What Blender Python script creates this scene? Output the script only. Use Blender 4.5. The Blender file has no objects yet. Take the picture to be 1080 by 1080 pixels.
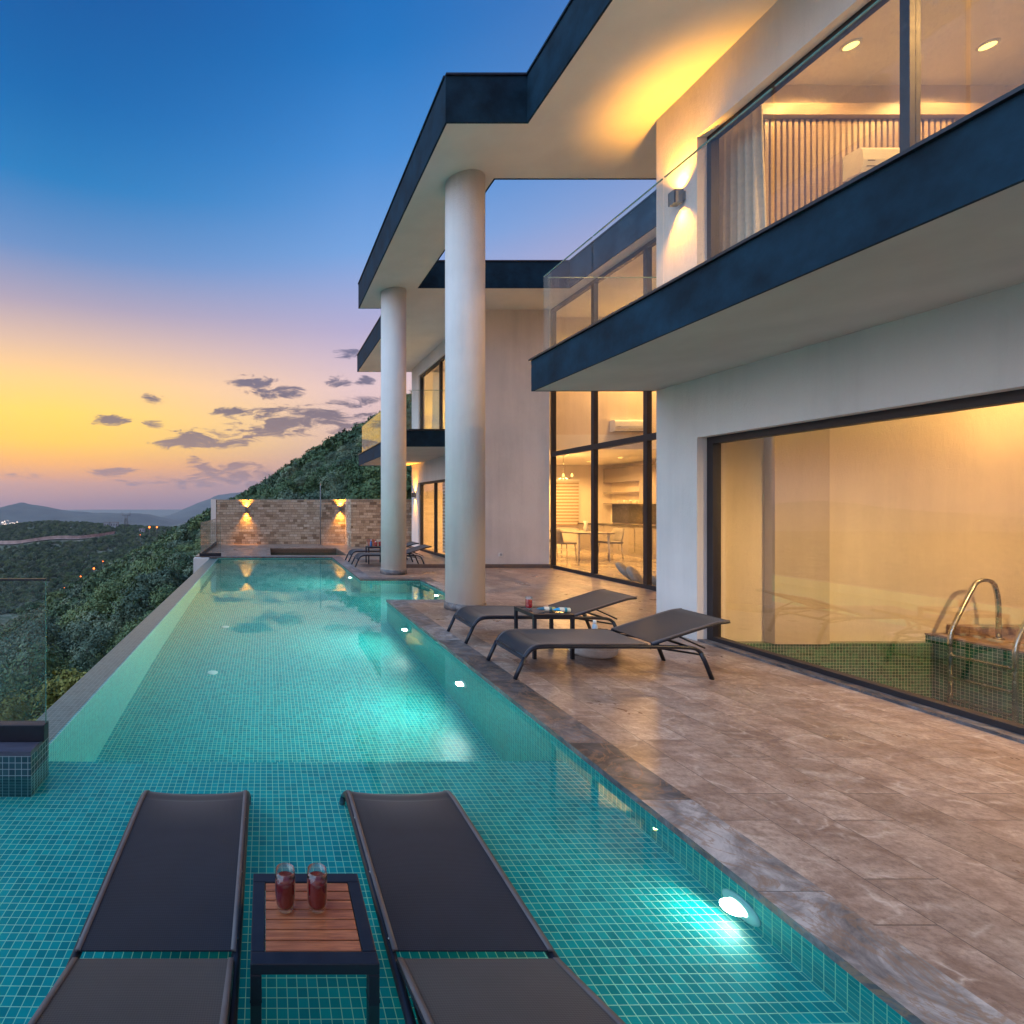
import bpy, bmesh, math, random
from mathutils import Vector, Matrix, noise as mnoise
random.seed(11)
R = math.radians
sc = bpy.context.scene
COL = sc.collection

# ------------------------------------------------------------------ helpers
def lin(r, g, b):
    f = lambda c: (c/255/12.92) if c/255 <= .04045 else ((c/255+.055)/1.055)**2.4
    return (f(r), f(g), f(b), 1)

class MB:
    """collects shapes into one mesh; UVs are box-projected in metres"""
    def __init__(s): s.bm = bmesh.new()
    def face(s, pts, smooth=False):
        f = s.bm.faces.new([s.bm.verts.new(p) for p in pts]); f.smooth = smooth
        return f
    def box(s, x0, x1, y0, y1, z0, z1, bev=0):
        v = [s.bm.verts.new(p) for p in ((x0,y0,z0),(x1,y0,z0),(x1,y1,z0),(x0,y1,z0),(x0,y0,z1),(x1,y0,z1),(x1,y1,z1),(x0,y1,z1))]
        fs = [s.bm.faces.new([v[i] for i in q]) for q in ((3,2,1,0),(4,5,6,7),(0,1,5,4),(1,2,6,5),(2,3,7,6),(3,0,4,7))]
        if bev:
            es = set(e for f in fs for e in f.edges)
            bmesh.ops.bevel(s.bm, geom=list(es), offset=bev, segments=2, affect='EDGES', profile=.5)
        return s
    def prism(s, poly, z0, z1):
        lo = [s.bm.verts.new((x,y,z0)) for x,y in poly]; hi = [s.bm.verts.new((x,y,z1)) for x,y in poly]
        s.bm.faces.new(hi); s.bm.faces.new(lo[::-1])
        n = len(poly)
        for i in range(n):
            j = (i+1) % n
            s.bm.faces.new((lo[i], lo[j], hi[j], hi[i]))
        return s
    def rings(s, rings, closed=True, cap0=True, cap1=True, smooth=True):
        vs = [[s.bm.verts.new(p) for p in r] for r in rings]
        n = len(vs[0])
        for a, b in zip(vs, vs[1:]):
            for i in range(n if closed else n-1):
                j = (i+1) % n
                f = s.bm.faces.new((a[i], a[j], b[j], b[i])); f.smooth = smooth
        if closed and cap0: s.bm.faces.new(vs[0][::-1])
        if closed and cap1: s.bm.faces.new(vs[-1])
        return s
    def lathe(s, cx, cy, prof, n=32, cap0=True, cap1=True):
        return s.rings([[(cx+r*math.cos(2*math.pi*i/n), cy+r*math.sin(2*math.pi*i/n), z) for i in range(n)] for r, z in prof], True, cap0, cap1)
    def tube(s, pts, rad, n=10):
        pts = [Vector(p) for p in pts]; rr = rad if isinstance(rad, (list, tuple)) else [rad]*len(pts)
        rings = []; prev = None
        for i, p in enumerate(pts):
            d = (pts[min(i+1, len(pts)-1)] - pts[max(i-1, 0)]).normalized()
            if prev is None:
                a = Vector((0,0,1)) if abs(d.z) < .9 else Vector((1,0,0))
                u = d.cross(a).normalized()
            else:
                u = (prev - d*prev.dot(d)).normalized()
            prev = u; w = d.cross(u)
            rings.append([p + (u*math.cos(2*math.pi*k/n) + w*math.sin(2*math.pi*k/n))*rr[i] for k in range(n)])
        return s.rings(rings)
    def build(s, name, mat, parent=None, normals=True):
        bm = s.bm
        if normals: bmesh.ops.recalc_face_normals(bm, faces=bm.faces[:])
        uv = bm.loops.layers.uv.new('UVMap')
        bm.normal_update()
        for f in bm.faces:
            n = f.normal; a = (abs(n.x), abs(n.y), abs(n.z)); k = a.index(max(a))
            for l in f.loops:
                c = l.vert.co
                l[uv].uv = (c.x, c.y) if k == 2 else ((c.x, c.z) if k == 1 else (c.y, c.z))
        me = bpy.data.meshes.new(name); bm.to_mesh(me); bm.free()
        me.materials.append(mat)
        o = bpy.data.objects.new(name, me); COL.objects.link(o)
        if parent: o.parent = parent
        return o

def empty(name, loc=(0,0,0), rz=0):
    o = bpy.data.objects.new(name, None); COL.objects.link(o)
    o.location = loc; o.rotation_euler = (0,0,rz); o.empty_display_size = .1
    return o
def tag(o, label, cat, group=None, kind=None):
    o['label'] = label; o['category'] = cat
    if group: o['group'] = group
    if kind: o['kind'] = kind
    return o
def struct(o): o['kind'] = 'structure'; return o
def copy_tree(o, parent=None):
    c = o.copy(); COL.objects.link(c)
    if parent: c.parent = parent
    for ch in list(o.children): copy_tree(ch, c)
    return c
def chaikin(pts, it=2):
    pts = [Vector(p) for p in pts]
    for _ in range(it):
        q = [pts[0]]
        for a, b in zip(pts, pts[1:]): q += [a*.75+b*.25, a*.25+b*.75]
        q.append(pts[-1]); pts = q
    return pts

# ------------------------------------------------------------------ materials
class NT:
    def __init__(s, nt): s.nt = nt
    def n(s, t, **kw):
        nd = s.nt.nodes.new(t)
        for k, v in kw.items():
            if k in nd.inputs.keys(): pass
            setattr(nd, k, v)
        return nd
    def l(s, a, b): s.nt.links.new(a, b)
    def val(s, sock, v):
        if isinstance(v, bpy.types.NodeSocket): s.l(v, sock)
        else: sock.default_value = v
    def math(s, op, a, b=None, c=None, clamp=False):
        nd = s.nt.nodes.new('ShaderNodeMath'); nd.operation = op; nd.use_clamp = clamp
        s.val(nd.inputs[0], a)
        if b is not None: s.val(nd.inputs[1], b)
        if c is not None: s.val(nd.inputs[2], c)
        return nd.outputs[0]
    def mix(s, f, a, b, blend='MIX'):
        nd = s.nt.nodes.new('ShaderNodeMix'); nd.data_type = 'RGBA'; nd.blend_type = blend
        s.val(nd.inputs[0], f); s.val(nd.inputs[6], a); s.val(nd.inputs[7], b)
        return nd.outputs[2]
    def ramp(s, f, stops, interp='LINEAR'):
        nd = s.nt.nodes.new('ShaderNodeValToRGB'); cr = nd.color_ramp; cr.interpolation = interp
        while len(cr.elements) < len(stops): cr.elements.new(.5)
        for e, (p, c) in zip(cr.elements, stops):
            e.position = p; e.color = c if isinstance(c, tuple) else (c, c, c, 1)
        s.val(nd.inputs[0], f); return nd.outputs[0]
    def noise(s, vec, scale, detail=4, rough=.55, dist=0):
        nd = s.nt.nodes.new('ShaderNodeTexNoise'); nd.inputs['Scale'].default_value = scale
        nd.inputs['Detail'].default_value = detail; nd.inputs['Roughness'].default_value = rough
        nd.inputs['Distortion'].default_value = dist
        if vec is not None: s.l(vec, nd.inputs['Vector'])
        return nd.outputs['Fac']
    def mapping(s, vec, scale=(1,1,1), rot=(0,0,0), loc=(0,0,0)):
        nd = s.nt.nodes.new('ShaderNodeMapping'); nd.inputs['Scale'].default_value = scale
        nd.inputs['Rotation'].default_value = rot; nd.inputs['Location'].default_value = loc
        s.l(vec, nd.inputs['Vector']); return nd.outputs[0]
    def bump(s, h, strength=.3, dist=.01, normal=None):
        nd = s.nt.nodes.new('ShaderNodeBump'); nd.inputs['Strength'].default_value = strength
        nd.inputs['Distance'].default_value = dist; s.l(h, nd.inputs['Height'])
        if normal is not None: s.l(normal, nd.inputs['Normal'])
        return nd.outputs[0]

def newmat(name):
    m = bpy.data.materials.new(name); m.use_nodes = True
    t = NT(m.node_tree)
    b = m.node_tree.nodes['Principled BSDF']
    tc = t.n('ShaderNodeTexCoord')
    return m, t, b, tc
def c4(c): return (*c, 1) if len(c) == 3 else c

def simple(name, col, rough=.5, metal=0, var=.15, scale=18, bump=0, bscale=200, spec=.5, coords='Object'):
    m, t, b, tc = newmat(name)
    nz = t.noise(tc.outputs[coords], scale, 5, .6)
    d = tuple(max(0, c*(1-var)) for c in col[:3]) + (1,); u = tuple(min(1, c*(1+var)) for c in col[:3]) + (1,)
    t.l(t.ramp(nz, [(.3, d), (.7, u)]), b.inputs['Base Color'])
    b.inputs['Roughness'].default_value = rough; b.inputs['Metallic'].default_value = metal
    b.inputs['Specular IOR Level'].default_value = spec
    t.l(t.math('ADD', t.math('MULTIPLY', nz, .2), rough-.1), b.inputs['Roughness'])
    if bump: t.l(t.bump(t.noise(tc.outputs[coords], bscale, 3, .6), bump, .004), b.inputs['Normal'])
    return m

def plaster(name, col=(.76,.69,.635)):
    m, t, b, tc = newmat(name)
    v = tc.outputs['Object']
    big = t.noise(v, .7, 4, .6); streak = t.noise(t.mapping(v, (3,3,.25)), 1.2, 4, .65)
    f = t.math('ADD', t.math('MULTIPLY', big, .6), t.math('MULTIPLY', streak, .4))
    t.l(t.ramp(f, [(.25, c4([c*.76 for c in col])), (.55, c4(col)), (.8, c4([min(1,c*1.06) for c in col]))]), b.inputs['Base Color'])
    b.inputs['Roughness'].default_value = .9; b.inputs['Specular IOR Level'].default_value = .2
    h = t.math('ADD', t.math('MULTIPLY', t.noise(v, 62, 5, .75), .8), t.math('MULTIPLY', t.noise(t.mapping(v, (1,1,.45)), 28, 3, .6), .6))
    t.l(t.bump(h, .8, .009), b.inputs['Normal'])
    return m

def mosaic(name, c1, c2, mort, pitch=.036, rough=.18):
    m, t, b, tc = newmat(name)
    br = t.n('ShaderNodeTexBrick'); br.offset = 0; br.squash = 1
    t.l(tc.outputs['UV'], br.inputs['Vector'])
    br.inputs['Scale'].default_value = 1; br.inputs['Brick Width'].default_value = pitch; br.inputs['Row Height'].default_value = pitch
    br.inputs['Mortar Size'].default_value = pitch*.045; br.inputs['Mortar Smooth'].default_value = .2; br.inputs['Bias'].default_value = 0
    br.inputs['Color1'].default_value = c4(c1); br.inputs['Color2'].default_value = c4(c2); br.inputs['Mortar'].default_value = c4(mort)
    cl = t.noise(tc.outputs['UV'], 2.2, 4, .6)
    t.l(t.mix(t.ramp(cl, [(.35, .0), (.7, .35)]), br.outputs['Color'], t.mix(1, br.outputs['Color'], (.75,.82,.95,1), 'MULTIPLY')), b.inputs['Base Color'])
    t.l(t.math('ADD', t.math('MULTIPLY', br.outputs['Fac'], .4), rough), b.inputs['Roughness'])
    t.l(t.bump(t.math('SUBTRACT', 1, br.outputs['Fac']), .4, .002), b.inputs['Normal'])
    return m

def stone_deck(name, tilew=.30, tilel=.61):
    m, t, b, tc = newmat(name)
    uv = tc.outputs['UV']
    sw = t.mapping(uv, (1,1,1), (0,0,R(90)))
    br = t.n('ShaderNodeTexBrick'); br.offset = .37; br.squash = 1
    t.l(sw, br.inputs['Vector'])
    for k, v in (('Scale',1),('Brick Width',tilel),('Row Height',tilew),('Mortar Size',.0024),('Mortar Smooth',.1),('Bias',0)): br.inputs[k].default_value = v
    br.inputs['Color1'].default_value = (0,0,0,1); br.inputs['Color2'].default_value = (1,1,1,1); br.inputs['Mortar'].default_value = (.5,.5,.5,1)
    rnd = t.n('ShaderNodeRGBToBW'); t.l(br.outputs['Color'], rnd.inputs[0])
    # each slab has its own piece of stone
    off = t.n('ShaderNodeCombineXYZ'); t.l(t.math('MULTIPLY', rnd.outputs[0], 37.), off.inputs[2])
    va = t.n('ShaderNodeVectorMath', operation='ADD'); t.l(uv, va.inputs[0]); t.l(off.outputs[0], va.inputs[1])
    v = va.outputs[0]
    # cloudy travertine: soft patches, faint bedding, broken light veins, fine pitting
    patch = t.noise(v, 3.1, 8, .68, .5)
    bed = t.noise(t.mapping(v, (1.1,4.2,1), (0,0,R(-28))), 3.2, 10, .76, .4)
    f = t.math('ADD', t.math('MULTIPLY', patch, .58), t.math('MULTIPLY', bed, .42))
    base = t.ramp(f, [(.34,(.17,.098,.072,1)),(.45,(.31,.205,.158,1)),(.54,(.44,.315,.248,1)),(.66,(.60,.465,.375,1))])
    fine = t.noise(v, 34, 10, .82)
    col = t.mix(t.math('MULTIPLY', t.ramp(fine, [(.45,0),(.62,1)]), .62), base, (.15,.088,.066,1))
    wv = t.n('ShaderNodeVectorMath', operation='ADD'); t.l(v, wv.inputs[0])
    wn = t.n('ShaderNodeTexNoise'); wn.inputs['Scale'].default_value = 3.5; wn.inputs['Detail'].default_value = 6; t.l(v, wn.inputs['Vector'])
    ws = t.n('ShaderNodeVectorMath', operation='SCALE'); t.l(wn.outputs['Color'], ws.inputs[0]); ws.inputs['Scale'].default_value = .34; t.l(ws.outputs[0], wv.inputs[1])
    vo = t.n('ShaderNodeTexVoronoi'); vo.feature = 'DISTANCE_TO_EDGE'; vo.inputs['Scale'].default_value = 3.4; t.l(wv.outputs[0], vo.inputs['Vector'])
    brk = t.ramp(t.noise(v, 5.5, 5, .7), [(.45,0),(.62,1)])
    vein = t.math('MULTIPLY', t.ramp(vo.outputs['Distance'], [(0,1),(.018,.5),(.05,0)]), brk)
    col = t.mix(t.math('MULTIPLY', vein, .7), col, (.62,.52,.44,1))
    col = t.mix(.62, col, t.mix(1, col, t.ramp(rnd.outputs[0], [(0,(.62,.60,.60,1)),(1,(1.16,1.14,1.12,1))]), 'MULTIPLY'))
    col = t.mix(t.math('MULTIPLY', br.outputs['Fac'], .8), col, (.09,.06,.05,1))
    t.l(col, b.inputs['Base Color'])
    t.l(t.ramp(t.noise(uv, 1.7, 5, .65), [(.3,.24),(.7,.46)]), b.inputs['Roughness'])
    b.inputs['Specular IOR Level'].default_value = .3
    h = t.math('SUBTRACT', t.math('MULTIPLY', fine, .25), br.outputs['Fac'])
    t.l(t.bump(h, .35, .004), b.inputs['Normal'])
    return m

def marble(name):
    m, t, b, tc = newmat(name)
    uv = tc.outputs['UV']
    br = t.n('ShaderNodeTexBrick'); br.offset = 0
    t.l(t.mapping(uv, (1,1,1), (0,0,R(90)), (.13,.4,0)), br.inputs['Vector'])
    for k, v in (('Scale',1),('Brick Width',.62),('Row Height',20),('Mortar Size',.0014),('Mortar Smooth',.1),('Bias',0)): br.inputs[k].default_value = v
    br.inputs['Color1'].default_value = (0,0,0,1); br.inputs['Color2'].default_value = (1,1,1,1)
    rnd = t.n('ShaderNodeRGBToBW'); t.l(br.outputs['Color'], rnd.inputs[0])
    off = t.n('ShaderNodeCombineXYZ'); t.l(t.math('MULTIPLY', rnd.outputs[0], 53.), off.inputs[2])
    va = t.n('ShaderNodeVectorMath', operation='ADD'); t.l(uv, va.inputs[0]); t.l(off.outputs[0], va.inputs[1]); v = va.outputs[0]
    n1 = t.math('ADD', t.math('MULTIPLY', t.noise(v, 3.0, 8, .68, 2.2), .75), t.math('MULTIPLY', rnd.outputs[0], .25))
    base = t.ramp(n1, [(.34,(.045,.042,.045,1)),(.47,(.125,.112,.115,1)),(.57,(.25,.222,.215,1)),(.70,(.50,.45,.43,1))])
    vein = t.math('ABSOLUTE', t.math('SUBTRACT', t.noise(v, 2.1, 7, .6, 2.6), .5))
    col = t.mix(t.math('MULTIPLY', t.ramp(vein, [(0,1),(.03,0)]), .7), base, (.26,.15,.09,1))
    col = t.mix(br.outputs['Fac'], col, (.05,.05,.055,1))
    t.l(col, b.inputs['Base Color']); b.inputs['Roughness'].default_value = .45; b.inputs['Specular IOR Level'].default_value = .35
    t.l(t.bump(t.noise(v, 60, 4, .6), .12, .003), b.inputs['Normal'])
    return m

def split_stone(name):
    m, t, b, tc = newmat(name)
    uv = tc.outputs['UV']
    def brick(w, h, off, sq, loc):
        br = t.n('ShaderNodeTexBrick'); br.offset = off; br.squash = sq; br.squash_frequency = 3
        t.l(t.mapping(uv, (1,1,1), (0,0,0), loc), br.inputs['Vector'])
        for k, v in (('Scale',1),('Brick Width',w),('Row Height',h),('Mortar Size',.004),('Mortar Smooth',.3),('Bias',0)): br.inputs[k].default_value = v
        br.inputs['Color1'].default_value = (0,0,0,1); br.inputs['Color2'].default_value = (1,1,1,1); br.inputs['Mortar'].default_value = (0,0,0,1)
        return br
    br = brick(.24, .0955, .43, .62, (0,0,0))
    bw = t.n('ShaderNodeRGBToBW'); t.l(br.outputs['Color'], bw.inputs[0])
    col = t.ramp(bw.outputs[0], [(0,(.24,.155,.095,1)),(.25,(.50,.37,.25,1)),(.5,(.64,.50,.36,1)),(.75,(.42,.29,.19,1)),(1,(.72,.60,.46,1))])
    nz = t.noise(uv, 24, 6, .7)
    col = t.mix(.75, col, t.mix(1, col, t.ramp(nz, [(.3,.55),(.7,1.15)]), 'MULTIPLY'))
    col = t.mix(br.outputs['Fac'], col, (.14,.10,.075,1))
    t.l(col, b.inputs['Base Color']); b.inputs['Roughness'].default_value = .85
    h = t.math('ADD', t.math('MULTIPLY', bw.outputs[0], .5), t.math('SUBTRACT', t.math('MULTIPLY', nz, .7), t.math('MULTIPLY', br.outputs['Fac'], 1.2)))
    t.l(t.bump(h, .9, .03), b.inputs['Normal'])
    return m

def glass(name, tint=(.93,.96,.95), rmul=1.0, dirt=.0):
    m = bpy.data.materials.new(name); m.use_nodes = True
    nt = m.node_tree; nt.nodes.clear(); t = NT(nt)
    out = t.n('ShaderNodeOutputMaterial'); tr = t.n('ShaderNodeBsdfTransparent'); gl = t.n('ShaderNodeBsdfGlossy'); mx = t.n('ShaderNodeMixShader')
    tr.inputs[0].default_value = c4(tint); gl.inputs['Roughness'].default_value = .0; gl.inputs['Color'].default_value = (1,1,1,1)
    lw = t.n('ShaderNodeLayerWeight'); lw.inputs['Blend'].default_value = .5
    f = t.math('ADD', t.math('MULTIPLY', t.math('POWER', lw.outputs['Facing'], 5), .94*rmul), .04*rmul, clamp=True)
    t.l(f, mx.inputs[0]); t.l(tr.outputs[0], mx.inputs[1]); t.l(gl.outputs[0], mx.inputs[2])
    last = mx.outputs[0]
    if dirt:
        tc = t.n('ShaderNodeTexCoord'); df = t.n('ShaderNodeBsdfDiffuse'); df.inputs[0].default_value = (.75,.75,.72,1)
        k = t.math('MULTIPLY', t.math('MULTIPLY', t.ramp(t.noise(tc.outputs['Object'], 40, 6, .75), [(.5,0),(.75,1)]), t.ramp(t.noise(t.mapping(tc.outputs['Object'], (3,3,1)), 1.6, 3, .5), [(.4,.1),(.7,1)])), dirt)
        m2 = t.n('ShaderNodeMixShader'); t.l(k, m2.inputs[0]); t.l(last, m2.inputs[1]); t.l(df.outputs[0], m2.inputs[2]); last = m2.outputs[0]
    t.l(last, out.inputs[0])
    return m

def water_mat(name):
    m = bpy.data.materials.new(name); m.use_nodes = True
    nt = m.node_tree; nt.nodes.clear(); t = NT(nt)
    out = t.n('ShaderNodeOutputMaterial'); g = t.n('ShaderNodeBsdfGlass'); g.inputs['IOR'].default_value = 1.333
    g.inputs['Roughness'].default_value = 0; g.inputs['Color'].default_value = (.72,1,.99,1)
    tc = t.n('ShaderNodeTexCoord'); v = tc.outputs['Object']
    h = t.math('ADD', t.noise(v, 2.2, 2, .5), t.math('MULTIPLY', t.noise(v, 7, 2, .5), .25))
    t.l(t.bump(h, .11, .012), g.inputs['Normal'])
    t.l(g.outputs[0], out.inputs[0])
    return m

def emit(name, col, strength):
    m = bpy.data.materials.new(name); m.use_nodes = True
    nt = m.node_tree; nt.nodes.clear(); t = NT(nt)
    out = t.n('ShaderNodeOutputMaterial'); e = t.n('ShaderNodeEmission'); e.inputs[0].default_value = c4(col); e.inputs[1].default_value = strength
    t.l(e.outputs[0], out.inputs[0]); return m

def wood(name, c1, c2, scale=(2,30,30), rough=.45):
    m, t, b, tc = newmat(name)
    n1 = t.noise(t.mapping(tc.outputs['Object'], scale), 3, 6, .65, .6)
    t.l(t.ramp(n1, [(.3,c4(c1)),(.7,c4(c2))]), b.inputs['Base Color']); b.inputs['Roughness'].default_value = rough
    t.l(t.bump(n1, .25, .002), b.inputs['Normal']); return m

def mesh_fabric(name, col):
    m = bpy.data.materials.new(name); m.use_nodes = True
    nt = m.node_tree; t = NT(nt); b = nt.nodes['Principled BSDF']; tc = t.n('ShaderNodeTexCoord'); out = nt.nodes['Material Output']
    v = tc.outputs['Object']
    wx = t.n('ShaderNodeTexWave', bands_direction='Y'); wx.inputs['Scale'].default_value = 42; wx.inputs['Distortion'].default_value = .3; t.l(v, wx.inputs['Vector'])
    wy = t.n('ShaderNodeTexWave', bands_direction='X'); wy.inputs['Scale'].default_value = 42; wy.inputs['Distortion'].default_value = .3; t.l(v, wy.inputs['Vector'])
    w = t.math('MULTIPLY', t.math('ADD', wx.outputs['Fac'], wy.outputs['Fac']), .5); nz = t.noise(v, 6, 4, .6)
    t.l(t.ramp(t.math('ADD', t.math('MULTIPLY', w, .55), t.math('MULTIPLY', nz, .45)), [(.36,c4([c*.7 for c in col])),(.7,c4([c*1.4 for c in col]))]), b.inputs['Base Color'])
    b.inputs['Roughness'].default_value = .62; b.inputs['Specular IOR Level'].default_value = .3; b.inputs['Sheen Weight'].default_value = .28; b.inputs['Sheen Roughness'].default_value = .4
    t.l(t.bump(w, .3, .001), b.inputs['Normal'])
    tr = t.n('ShaderNodeBsdfTransparent'); mx = t.n('ShaderNodeMixShader'); mx.inputs[0].default_value = .94   # open weave
    t.l(tr.outputs[0], mx.inputs[1]); t.l(b.outputs[0], mx.inputs[2]); t.l(mx.outputs[0], out.inputs[0])
    return m

def foliage(name, cs):
    m, t, b, tc = newmat(name)
    oi = t.n('ShaderNodeObjectInfo')
    g = t.n('ShaderNodeNewGeometry')
    nz = t.noise(tc.outputs['Object'], 1.1, 3, .6)
    f = t.math('ADD', t.math('MULTIPLY', nz, .55), t.math('ADD', t.math('MULTIPLY', oi.outputs['Random'], .42), t.math('MULTIPLY', g.outputs['Random Per Island'], .22)))
    t.l(t.ramp(f, [(.25+.6*i/(len(cs)-1), c4(c)) for i, c in enumerate(cs)]), b.inputs['Base Color'])
    b.inputs['Roughness'].default_value = .6; b.inputs['Specular IOR Level'].default_value = .25
    return m

M = {}
M['plaster'] = plaster('stucco_white')
M['inner_wall'] = plaster('stucco_inside', (.74,.65,.55))
M['soffit'] = simple('soffit_paint', (.72,.69,.65), .85, var=.06, scale=1.5, bump=.15, bscale=60)
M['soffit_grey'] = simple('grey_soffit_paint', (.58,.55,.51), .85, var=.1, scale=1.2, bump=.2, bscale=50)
M['navy'] = simple('fascia_slate_paint', (.008,.028,.048), .7, spec=.15, var=.5, scale=3, bump=.3, bscale=35)
M['cap'] = simple('dark_metal_flashing', (.05,.055,.065), .35, .6)
M['frame'] = simple('dark_window_frame', (.022,.016,.018), .5, 0)
M['tile'] = mosaic('teal_mosaic', (.002,.275,.28), (.005,.43,.42), (.74,.84,.58), .036, .32)
M['tile_dark'] = mosaic('green_mosaic', (.006,.055,.032), (.02,.15,.075), (.52,.53,.36), .036)
M['deck'] = stone_deck('brown_travertine')
M['marble'] = marble('grey_marble')
M['stone'] = split_stone('split_face_stone')
M['glass'] = glass('clear_railing_glass', (.95,.97,.96), 1.0, .14)
M['window_glass'] = glass('window_glass', (.96,.96,.94), 2.6, .06)
M['edge'] = simple('glass_edge', (.10,.22,.18), .2)
M['water'] = water_mat('pool_water')
M['metal'] = simple('dark_blue_powder_coat', (.018,.021,.032), .38, .4)
M['steel'] = simple('stainless_steel', (.55,.53,.5), .25, 1.0, .08)
M['sling'] = mesh_fabric('textilene_mesh', (.010,.012,.021))
M['lit_back'] = mesh_fabric('lit_back_mesh', (.034,.027,.027))  # copy of the sling with light put into its colour
M['sling_edge'] = simple('sling_hem', (.12,.10,.10), .6)
M['teak'] = wood('oiled_wood', (.21,.05,.02), (.56,.175,.07))
M['white'] = simple('white_gloss', (.78,.77,.74), .35, var=.05)
M['terracotta'] = simple('terracotta', (.32,.11,.06), .8)
M['cabinet'] = simple('grey_cabinet', (.27,.24,.22), .5, var=.08)
M['counter'] = simple('dark_counter', (.05,.045,.042), .25)
M['curtain'] = simple('sheer_curtain', (.62,.57,.5), .8, var=.08)
M['floor_in'] = simple('polished_floor', (.38,.33,.28), .18, var=.2, scale=3)
M['chair'] = simple('grey_upholstery', (.28,.26,.25), .8)
M['blind_dark'] = simple('blind_strip', (.35,.25,.17), .8)
M['slat'] = wood('slatted_panel', (.36,.27,.21), (.46,.36,.29))
M['town'] = simple('town_walls', (.35,.37,.4), .8)
M['bark'] = simple('bark', (.05,.04,.033), .9)
M['lamp_body'] = simple('lamp_housing', (.2,.19,.18), .5, .3)
WARM = (1, .42, .035); WARM2 = (1, .52, .15)
M['warm_glow'] = emit('lit_lamp_warm', (1,.62,.12), 2.2)
M['pool_glow'] = emit('lit_pool_lamp', (1, .96, .74), 2.6)
M['street_glow'] = emit('lit_street_lamp', (1, .15, .025), 2.6)

# ------------------------------------------------------------------ camera
HC = 1.5
cam = bpy.data.cameras.new('camera'); co = bpy.data.objects.new('camera', cam); COL.objects.link(co)
co.location = (0, 0, HC); co.rotation_euler = (R(90), 0, 0)
cam.sensor_width = 36; cam.lens = 18.0; cam.shift_x = (540-281)/1080; cam.shift_y = -(540-533)/1080
cam.clip_start = .05; cam.clip_end = 60000
sc.camera = co

# ------------------------------------------------------------------ lights
def light(name, kind, loc, energy, col, parent=None, size=.1, aim=None, spot=None, blend=.6):
    d = bpy.data.lights.new(name, kind); d.energy = energy; d.color = col
    if kind == 'AREA': d.shape = 'DISK'; d.size = size
    else: d.shadow_soft_size = size
    if kind == 'SPOT': d.spot_size = R(spot or 90); d.spot_blend = blend
    o = bpy.data.objects.new(name, d); COL.objects.link(o); o.location = loc
    if aim is not None: o.rotation_euler = Vector(aim).to_track_quat('-Z', 'Y').to_euler()
    if parent: o.parent = parent
    return o

# ------------------------------------------------------------------ POOL
WL, ZS, ZD = -.045, -.29, -1.30
XR, XW, XO = 1.92, -1.40, -1.66          # deck side, weir inner, weir outer
YS, YE = 3.30, 14.9                      # shelf step, far end
RX, RY0, RY1 = 3.13, 8.14, 10.4          # side bay
SX = -3.6                                # far side of the shelf
b = MB()
b.face([(SX,-2,ZS),(XR,-2,ZS),(XR,YS,ZS),(SX,YS,ZS)])
b.face([(XW,YS,ZD),(XR,YS,ZD),(XR,YE,ZD),(XW,YE,ZD)])
b.face([(XR,RY0,ZD),(RX,RY0,ZD),(RX,RY1,ZD),(XR,RY1,ZD)])
struct(b.build('pool_floor', M['tile'], normals=False))
b = MB()
T = .12; top = -.03
b.box(XR, XR+T, -2, YS, ZS-.1, top); b.box(XR, XR+T, YS, RY0-.0, ZD-.1, top)
b.box(XR+T, RX+T, RY0-T, RY0, ZD-.1, top); b.box(RX, RX+T, RY0, RY1, ZD-.1, top); b.box(XR+T, RX+T, RY1, RY1+T, ZD-.1, top)
b.box(XR, XR+T, RY1, YE, ZD-.1, top); b.box(XW, XR+T, YE, YE+T, ZD-.1, top)
b.box(XW, XR, YS-T, YS, ZD-.1, ZS-.002)                       # riser below the shelf
b.box(XW-.0195, XW, 3.15, YE, ZD-.1, WL-.0045)
b.box(SX-T, SX, -2, 3.15, ZS-.1, .02); b.box(SX-T, XR+T, -2-T, -2, ZS-.1, top)
struct(b.build('pool_wall', M['tile']))
b = MB(); b.box(XO, XW-.02, 3.15, YE, ZD-2.4, WL-.004)
struct(b.build('pool_weir', mosaic('weir_mosaic', (.05,.105,.095), (.09,.165,.145), (.34,.38,.33), .036, .3)))
b = MB(); b.prism([(SX,-2),(XR,-2),(XR,RY0),(RX,RY0),(RX,RY1),(XR,RY1),(XR,YE),(XW+.001,YE),(XW+.001,3.15),(-1.34,3.15),(-1.34,2.91),(SX,2.91)], WL-.001, WL)
bm = b.bm; bm.faces.ensure_lookup_table()
keep = [f for f in bm.faces if abs(f.calc_center_median().z-WL) < 1e-6]
bmesh.ops.delete(bm, geom=[f for f in bm.faces if f not in keep], context='FACES')
for f in keep:
    f.normal_update()
    if f.normal.z < 0: f.normal_flip()
struct(b.build('water', M['water'], normals=False))
# drains in the floor
for k, (x, y) in enumerate(((-.63,7.85),(-.63,6.0))):
    d = MB(); d.lathe(0,0,[(.06,0),(.06,.008),(.05,.012),(.0001,.012)],24); o = d.build('pool_drain', M['white']); o.location = (x,y,ZD)
    tag(o, ('small round white drain on the pool floor near the middle','small round white drain on the pool floor nearer the submerged step')[k], 'drain', 'pool floor drains')
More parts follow.
